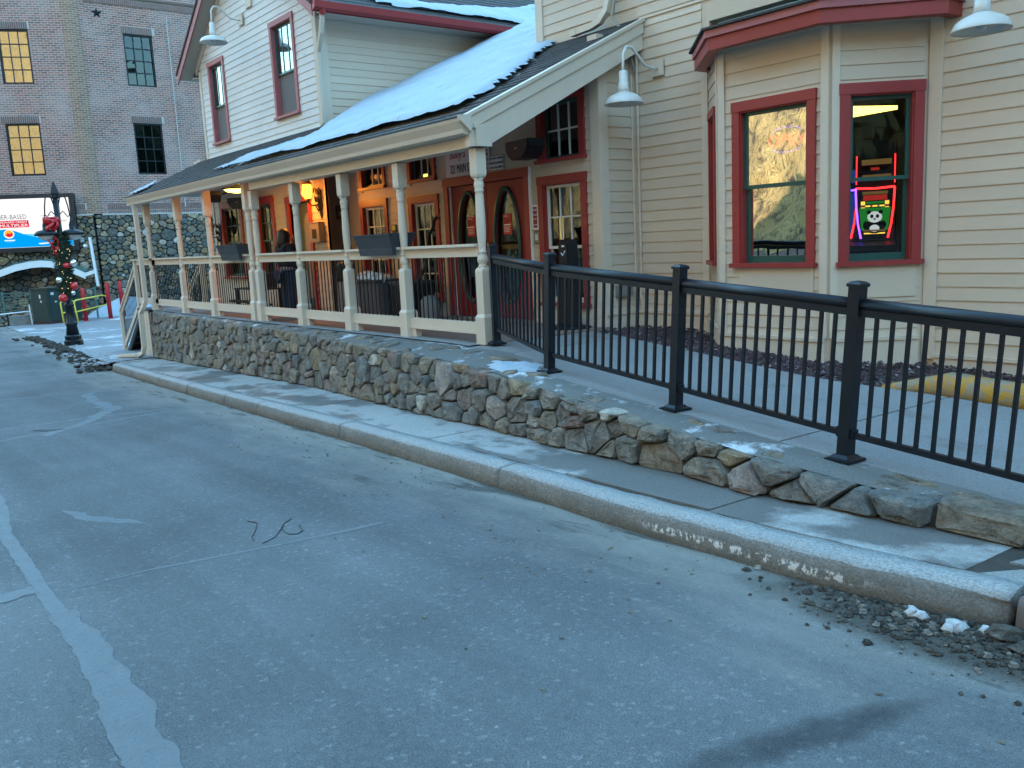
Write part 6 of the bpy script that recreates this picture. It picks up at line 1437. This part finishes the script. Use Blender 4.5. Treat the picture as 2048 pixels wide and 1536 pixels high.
part('box', MB().box(-12.98, -12.02, 6.86, 7.30, PF, PF+.56), m_bplast, sb); part('frame', MB().box(-13.0, -12.0, 6.80, 7.32, PF+.561, PF+.60), m_charc, sb)
m_slat = mat('grey_slat', (.085, .078, .080), .6, .2)
for k in range(8): part('slat', MB().box(-12.98+.121*k, -12.87+.121*k, 6.835, 6.859, PF+.02, PF+.56), m_slat, sb)
for k in range(4): part('slat', MB().box(-12.019, -11.995, 6.87+.11*k, 6.965+.11*k, PF+.02, PF+.56), m_slat, sb)
rc_ = random.Random(6); mb = MB()
for k in range(16):
    c = V((-12.9+.07*k*.8, 6.95+rc_.uniform(-.05, .2), PF+.60)); lump(mb, c, rc_.uniform(.05, .11), rc_, 0, 1.3)
solo('crumpled_plastic', mb, m_plas, 'crumpled clear plastic bag lying on the slatted bin', 'plastic bag')
kb = thing('storage_box', (-11.45, 7.2, PF), 'black lidded storage box standing beside the slatted bin', 'storage box')
part('body', MB().box(-11.93, -10.95 if 0 else -11.32, 6.98, 7.42, PF, PF+.52), m_bplast, kb); part('lid', MB().box(-11.95, -11.30, 6.96, 7.44, PF+.521, PF+.57), m_charc, kb)
cn = thing('canister', (-11.05, 7.15, PF), 'grey canister with a long black hose leaning at the red doors', 'canister')
part('drum', MB().lathe([(.13, 0), (.14, .05), (.14, .28), (.10, .34), (.05, .36)], 16, (-11.05, 7.15, PF)), m_grey, cn, True)
part('hose', MB().tube([(-11.05, 7.10, PF+.34), (-11.12, 7.0, PF+.46), (-11.0, 6.95, PF+.60), (-10.8, 6.95, PF+.80), (-10.78, 7.0, PF+1.05), (-10.88, 7.1, PF+1.25), (-10.93, 7.2, PF+1.33)], .026, 8), m_bplast, cn, True); part('nozzle', MB().tube([(-10.93, 7.2, PF+1.30), (-10.96, 7.25, PF+1.46), (-10.93, 7.3, PF+1.50)], .03, 8), m_bplast, cn); part('wheel', MB().lathe([(.06, 0), (.06, .03)], 10, (-11.2, 7.05, PF+.02)), m_bplast, cn)
bn = thing('slatted_bench', (-16.3, 6.6, PF), 'black slatted metal bench on the porch below the planter window', 'bench')
for k in range(5): part('slat', MB().box(-16.95, -15.55, 6.42+.09*k, 6.49+.09*k, PF+.42, PF+.445), m_black, bn)
for x in (-16.85, -15.65):
    for y in (6.45, 6.80): part('leg', MB().box(x-.025, x+.025, y-.025, y+.025, PF, PF+.42), m_black, bn)
part('stretcher', MB().box(-16.85, -15.65, 6.61, 6.64, PF+.12, PF+.16), m_black, bn); part('lower_shelf', MB().box(-16.95, -15.9, 6.3, 6.42, PF+.18, PF+.22), m_black, bn)
bx = thing('dark_crate', (-16.0, 6.62, PF+.446), 'dark crate standing on the slatted bench', 'crate')
part('body', MB().box(-16.28, -15.78, 6.45, 6.82, PF+.447, PF+.70), m_bplast, bx); part('rim', MB().box(-16.30, -15.76, 6.43, 6.84, PF+.701, PF+.73), m_charc, bx)
def planter(x, y, lab):
    t = thing('window_box', (x, y, PF+1.096), lab, 'planter', 'charcoal planter boxes on the porch rail'); z = PF+1.0
    def tray(a0, b0, a1, b1, z0, z1, nm, m): 
        return part(nm, MB().hexa([(x-a0, y-b0, z0), (x+a0, y-b0, z0), (x+a0, y+b0, z0), (x-a0, y+b0, z0), (x-a1, y-b1, z1), (x+a1, y-b1, z1), (x+a1, y+b1, z1), (x-a1, y+b1, z1)]), m, t)
    tray(.42, .14, .455, .185, z+.098, z+.24, 'body', m_charc); tray(.465, .195, .47, .20, z+.241, z+.265, 'rim', m_charc); tray(.44, .17, .44, .17, z+.265, z+.268, 'soil', m_dirt)
    for s in (1, -1): part('skirt', MB().hexa([(x-.41, y+s*.082, z+.0), (x+.41, y+s*.082, z+.0), (x+.41, y+s*.125, z+.0), (x-.41, y+s*.125, z+.0), (x-.42, y+s*.082, z+.097), (x+.42, y+s*.082, z+.097), (x+.42, y+s*.14, z+.097), (x-.42, y+s*.14, z+.097)]), m_charc, t)
planter(-9.80, PY+.105, 'charcoal planter box straddling the porch rail near the red doors')
planter(-14.75, PY+.105, 'charcoal planter box straddling the porch rail below the far red window')

# ------------------------------------------------------------------ person on the porch
px, py = -14.17, 6.32; pz = PF
def pt(a, b, c): return (px+a, py+b, pz+c)             # a along the porch, b towards the wall
m_skin = mat('skin', (.42, .24, .17), .5, .05); m_hair = mat('dark_hair', (.014, .009, .007), .45, .3, 60, .3, 90); m_jack = mat('black_jacket', (.010, .010, .014), .8, .3, 8, .2, 40); m_jean = mat('blue_jeans', (.020, .035, .075), .8, .3, 12, .2, 60); m_shoe = mat('dark_shoe', (.02, .018, .018), .5, .2); m_shirt = mat('grey_shirt_hem', (.15, .14, .15), .8, .1)
pe = thing('person', (px, py, pz), 'person with long dark hair in black jacket and blue jeans, standing on the porch', 'person')
S_ = .90
def q(a, b, c): return pt(a*S_, b*S_, c*S_)
bodyv = [q(0, 0, .88), q(0, .0, 1.05), q(0, .0, 1.22), q(0, .01, 1.34), q(0, .02, 1.40), q(-.01, .03, 1.45), q(-.01, .04, 1.53), q(-.02, .045, 1.60),
         q(.095, 0, .82), q(.11, .02, .48), q(.115, -.01, .10), q(.12, .10, .04), q(-.095, 0, .82), q(-.11, .01, .48), q(-.125, -.02, .10), q(-.14, .08, .04),
         q(.17, .01, 1.31), q(.235, .02, 1.08), q(.20, .14, .88), q(.17, .20, .80), q(-.17, .01, 1.31), q(-.25, .05, 1.10), q(-.25, .22, 1.27), q(-.17, .25, 1.42), q(-.14, .24, 1.48)]
bodye = [(0, 1), (1, 2), (2, 3), (3, 4), (4, 5), (5, 6), (6, 7), (0, 8), (8, 9), (9, 10), (10, 11), (0, 12), (12, 13), (13, 14), (14, 15), (3, 16), (16, 17), (17, 18), (18, 19), (3, 20), (20, 21), (21, 22), (22, 23), (23, 24)]
skin('body', bodyv, bodye, [.14, .13, .14, .12, .06, .05, .085, .07, .085, .06, .045, .04, .085, .06, .045, .04, .06, .045, .035, .03, .06, .045, .035, .03, .025], m_skin, pe)
skin('jeans', [q(0, 0, .88), q(.095, 0, .80), q(.115, .02, .48), q(.12, -.01, .09), q(-.095, 0, .80), q(-.115, .01, .48), q(-.13, -.02, .09)], [(0, 1), (1, 2), (2, 3), (0, 4), (4, 5), (5, 6)], [(.19, .145), .115, .082, .075, .115, .082, .075], m_jean, pe)
skin('jacket', [q(0, 0, .90), q(0, 0, 1.05), q(0, .0, 1.22), q(0, .01, 1.335), q(-.005, .02, 1.40), q(.17, .01, 1.31), q(.255, .02, 1.09), q(.22, .14, .90), q(-.17, .01, 1.31), q(-.27, .05, 1.11), q(-.26, .20, 1.25), q(-.20, .235, 1.36)], [(0, 1), (1, 2), (2, 3), (3, 4), (3, 5), (5, 6), (6, 7), (3, 8), (8, 9), (9, 10), (10, 11)], [(.215, .155), (.20, .15), (.195, .15), (.15, .12), .085, .085, .07, .058, .085, .07, .058, .05], m_jack, pe)
skin('shirt_hem', [q(0, 0, .80), q(0, 0, .88), q(0, 0, .95)], [(0, 1), (1, 2)], [(.20, .15), (.195, .15), (.18, .13)], m_shirt, pe, 1)
part('hair', MB().tube([q(.012, .005, 1.655), q(.012, .002, 1.635), q(.012, -.002, 1.595), q(.014, -.008, 1.545), q(.018, -.022, 1.48), q(.024, -.035, 1.40), q(.03, -.045, 1.31), q(.034, -.05, 1.24)], [.02, .062, .098, .112, .112, .115, .10, .05], 16), m_hair, pe, True)
# face turned towards the far end: nose, ear, eyes, lips, and a raised hand
part('nose', MB().ball(q(-.105, .075, 1.525), .016, 6, (1, 1, 1.4)), m_skin, pe, True); part('ear', MB().ball(q(-.03, -.045, 1.53), .024, 6, (.6, .5, 1)), m_skin, pe, True)
for dy in (.04, .10): part('eye', MB().ball(q(-.092, dy, 1.55), .010, 6), m_ink, pe, True)
part('mouth', MB().ball(q(-.098, .07, 1.48), .015, 6, (.5, 1.3, .5)), m_rink, pe, True)
hv = [q(-.195, .24, 1.375), q(-.165, .245, 1.43)]; he = [(0, 1)]; hr = [.024, .034]
for i, (dx, dy, l) in enumerate(((-.025, .0, .062), (-.01, .012, .072), (.008, .014, .068), (.022, .010, .055))):
    o = len(hv); hv += [q(-.16+dx, .245+dy, 1.465), q(-.145+dx*1.2, .235+dy, 1.465+l*.55), q(-.125+dx*1.2, .215+dy, 1.465+l*.85)]; he += [(1, o), (o, o+1), (o+1, o+2)]; hr += [.0105, .009, .008]
o = len(hv); hv += [q(-.14, .22, 1.43), q(-.12, .20, 1.46)]; he += [(1, o), (o, o+1)]; hr += [.012, .010]
skin('hand', hv, he, hr, m_skin, pe)
for a, b in ((.122, .07), (-.138, .06)):
    part('shoe', MB().ball(q(a, b, .04), .052, 8, (.95, 2.3, .8)), m_shoe, pe, True)

# ------------------------------------------------------------------ behind the bay window
on = thing('open_neon', FB.P(-5.25, .72, -.15), 'red neon OPEN sign with violet arcs inside the golden bay window', 'neon sign')
FN = Frame((0, 7.66, 0), (0, -1, 0))
text(FN, -5.25, .785, 0, 'OPEN', .12, e_open, on, 'lettering', 'CENTER', .1, 1.02, .012)
for s in (1, -1): part('neon_tube', MB().tube([FN.P(-5.25+.16*math.cos(a)*1.0, .845+s*(.075+.045*math.sin(a)), 0) for a in (math.pi*i/10 for i in range(11))], .008, 6), e_openb, on)
part('frame', MB().box(-5.52, -4.98, 7.69, 7.70, .70, .99), m_int, on)
solo('paper_notice', MB().box(-5.07, -4.92, 7.70, 7.705, -.24, .02), mat('blue_white_paper', (.45, .47, .52), .6, .05), 'plain pale paper propped inside the lower pane of the golden window', 'paper')
def slot(x, y, ang, lab, glow, panda, K=.74, zc=.06):
    t = thing('slot_machine', (x, y, -1.15), lab, 'slot machine', 'slot machines inside the house'); fr = Frame((x, y, zc), (math.sin(ang), -math.cos(ang), 0)); fr.P = lambda u, v, d=0.: fr.O+fr.U*u*K+V((0, 0, max(-1.15-zc, v*K)))+fr.N*d*K
    part('cabinet', MB().fbox(fr, -.30, .30, -1.7, -.35, -.55, .02), m_bplast, t); part('cabinet', MB().fbox(fr, -.28, .28, -.34, 1.15, -.50, -.06), m_bplast, t)
    part('button_deck', MB().prism([fr.P(-.30, -.36, .0), fr.P(.30, -.36, .0), fr.P(.30, -.42, .28), fr.P(-.30, -.42, .28)], (0, 0, -.06)), m_charc, t)
    L = lambda k: (-.235-.035*k, .235+.035*k)
    sc = part('screen', MB().prism([fr.P(-.20, -.28, -.05), fr.P(.20, -.28, -.05), fr.P(.25, .40, -.05), fr.P(-.25, .40, -.05)], fr.N*.02*K), e_blk if panda else e_navy, t)
    for s, mm in ((-1, glow), (1, e_red)): part('neon_edge', MB().tube([fr.P(s*.19, -.32, .0), fr.P(s*.235, -.10, .0), fr.P(s*.262, .15, .0), fr.P(s*.275, .44, .0)], .011, 6), mm, t)
    part('neon_edge', MB().tube([fr.P(-.275, .44, .0), fr.P(0, .425, .0), fr.P(.275, .44, .0)], .011, 6), e_red if panda else e_vio, t)
    for s in (-1, 1): part('top_edge', MB().tube([fr.P(s*.27, .50, -.04), fr.P(s*.27, .92, -.04)], .006, 5), e_red if panda else e_teal, t)
    E3 = lambda u, v, a, b, m, nm, d=-.028: flat(fr, [(u+a*math.cos(k*math.pi/9), v+b*math.sin(k*math.pi/9)) for k in range(18)], d, m, sc, nm, .002)
    Q3 = lambda u0, u1, v0, v1, m, nm, d=-.028: part(nm, MB().fbox(fr, u0, u1, v0, v1, d, d+.002), m, sc)
    if panda:
        flat(fr, [(-.19, -.20), (.19, -.20), (.225, .14), (-.225, .14)], -.028, e_grn, sc, 'green_panel', .002)
        Q3(-.17, .17, .25, .33, e_slr, 'title_band'); Q3(-.20, -.14, .14, .24, e_yel, 'gold_side'); Q3(.14, .20, .14, .24, e_yel, 'gold_side'); Q3(-.13, .13, .20, .235, e_grn, 'jackpot_band'); Q3(-.2, .2, .15, .185, e_brn, 'jackpot_band', -.0278); Q3(-.18, .18, .34, .385, e_brn, 'title_band')
        for u in (-.10, .0, .10): Q3(u-.035, u+.035, .155, .178, e_yel, 'number_tile', -.025)
        E3(0, -.15, .15, .10, e_blk, 'panda_body', -.0255); E3(0, -.17, .07, .055, e_slw, 'panda_belly', -.023); E3(0, 0, .105, .085, e_slw, 'panda_head', -.0235)
        for s in (-1, 1): E3(s*.085, .075, .032, .030, e_blk, 'panda_ear', -.0215); E3(s*.04, .012, .024, .028, e_blk, 'panda_eye', -.021); E3(s*.12, -.12, .045, .06, e_blk, 'panda_arm', -.0205)
        E3(0, -.03, .018, .012, e_blk, 'panda_nose', -.0205)
        Q3(-.16, .16, -.215, -.19, e_brn, 'title_band', -.019); Q3(-.15, .15, -.255, -.235, e_yel, 'credit_line')
        Q3(-.20, .22, .55, .70, e_blk, 'top_screen', -.06); Q3(-.20, .22, .78, .86, e_brn, 'top_sign', -.056); Q3(-.19, .22, .60, .635, e_brn, 'top_line', -.057); Q3(-.07, .05, .70, .74, e_slr, 'top_line', -.057)
    else:
        for v, m in ((-.2, e_brn), (-.05, e_lblue), (.1, e_slw), (.22, e_blue)): Q3(-.15, .16, v, v+.05, m, 'reel_row')
        Q3(-.24, .24, .55, .75, e_navy, 'top_screen', -.058)
slot(-5.32, 9.45, .45, 'slot machine with a panda screen and red neon edges behind the angled bay window', e_vio, True)
slot(-5.87, 9.62, .45, 'slot machine with violet neon and blue screen beside the panda machine', e_vio, False)
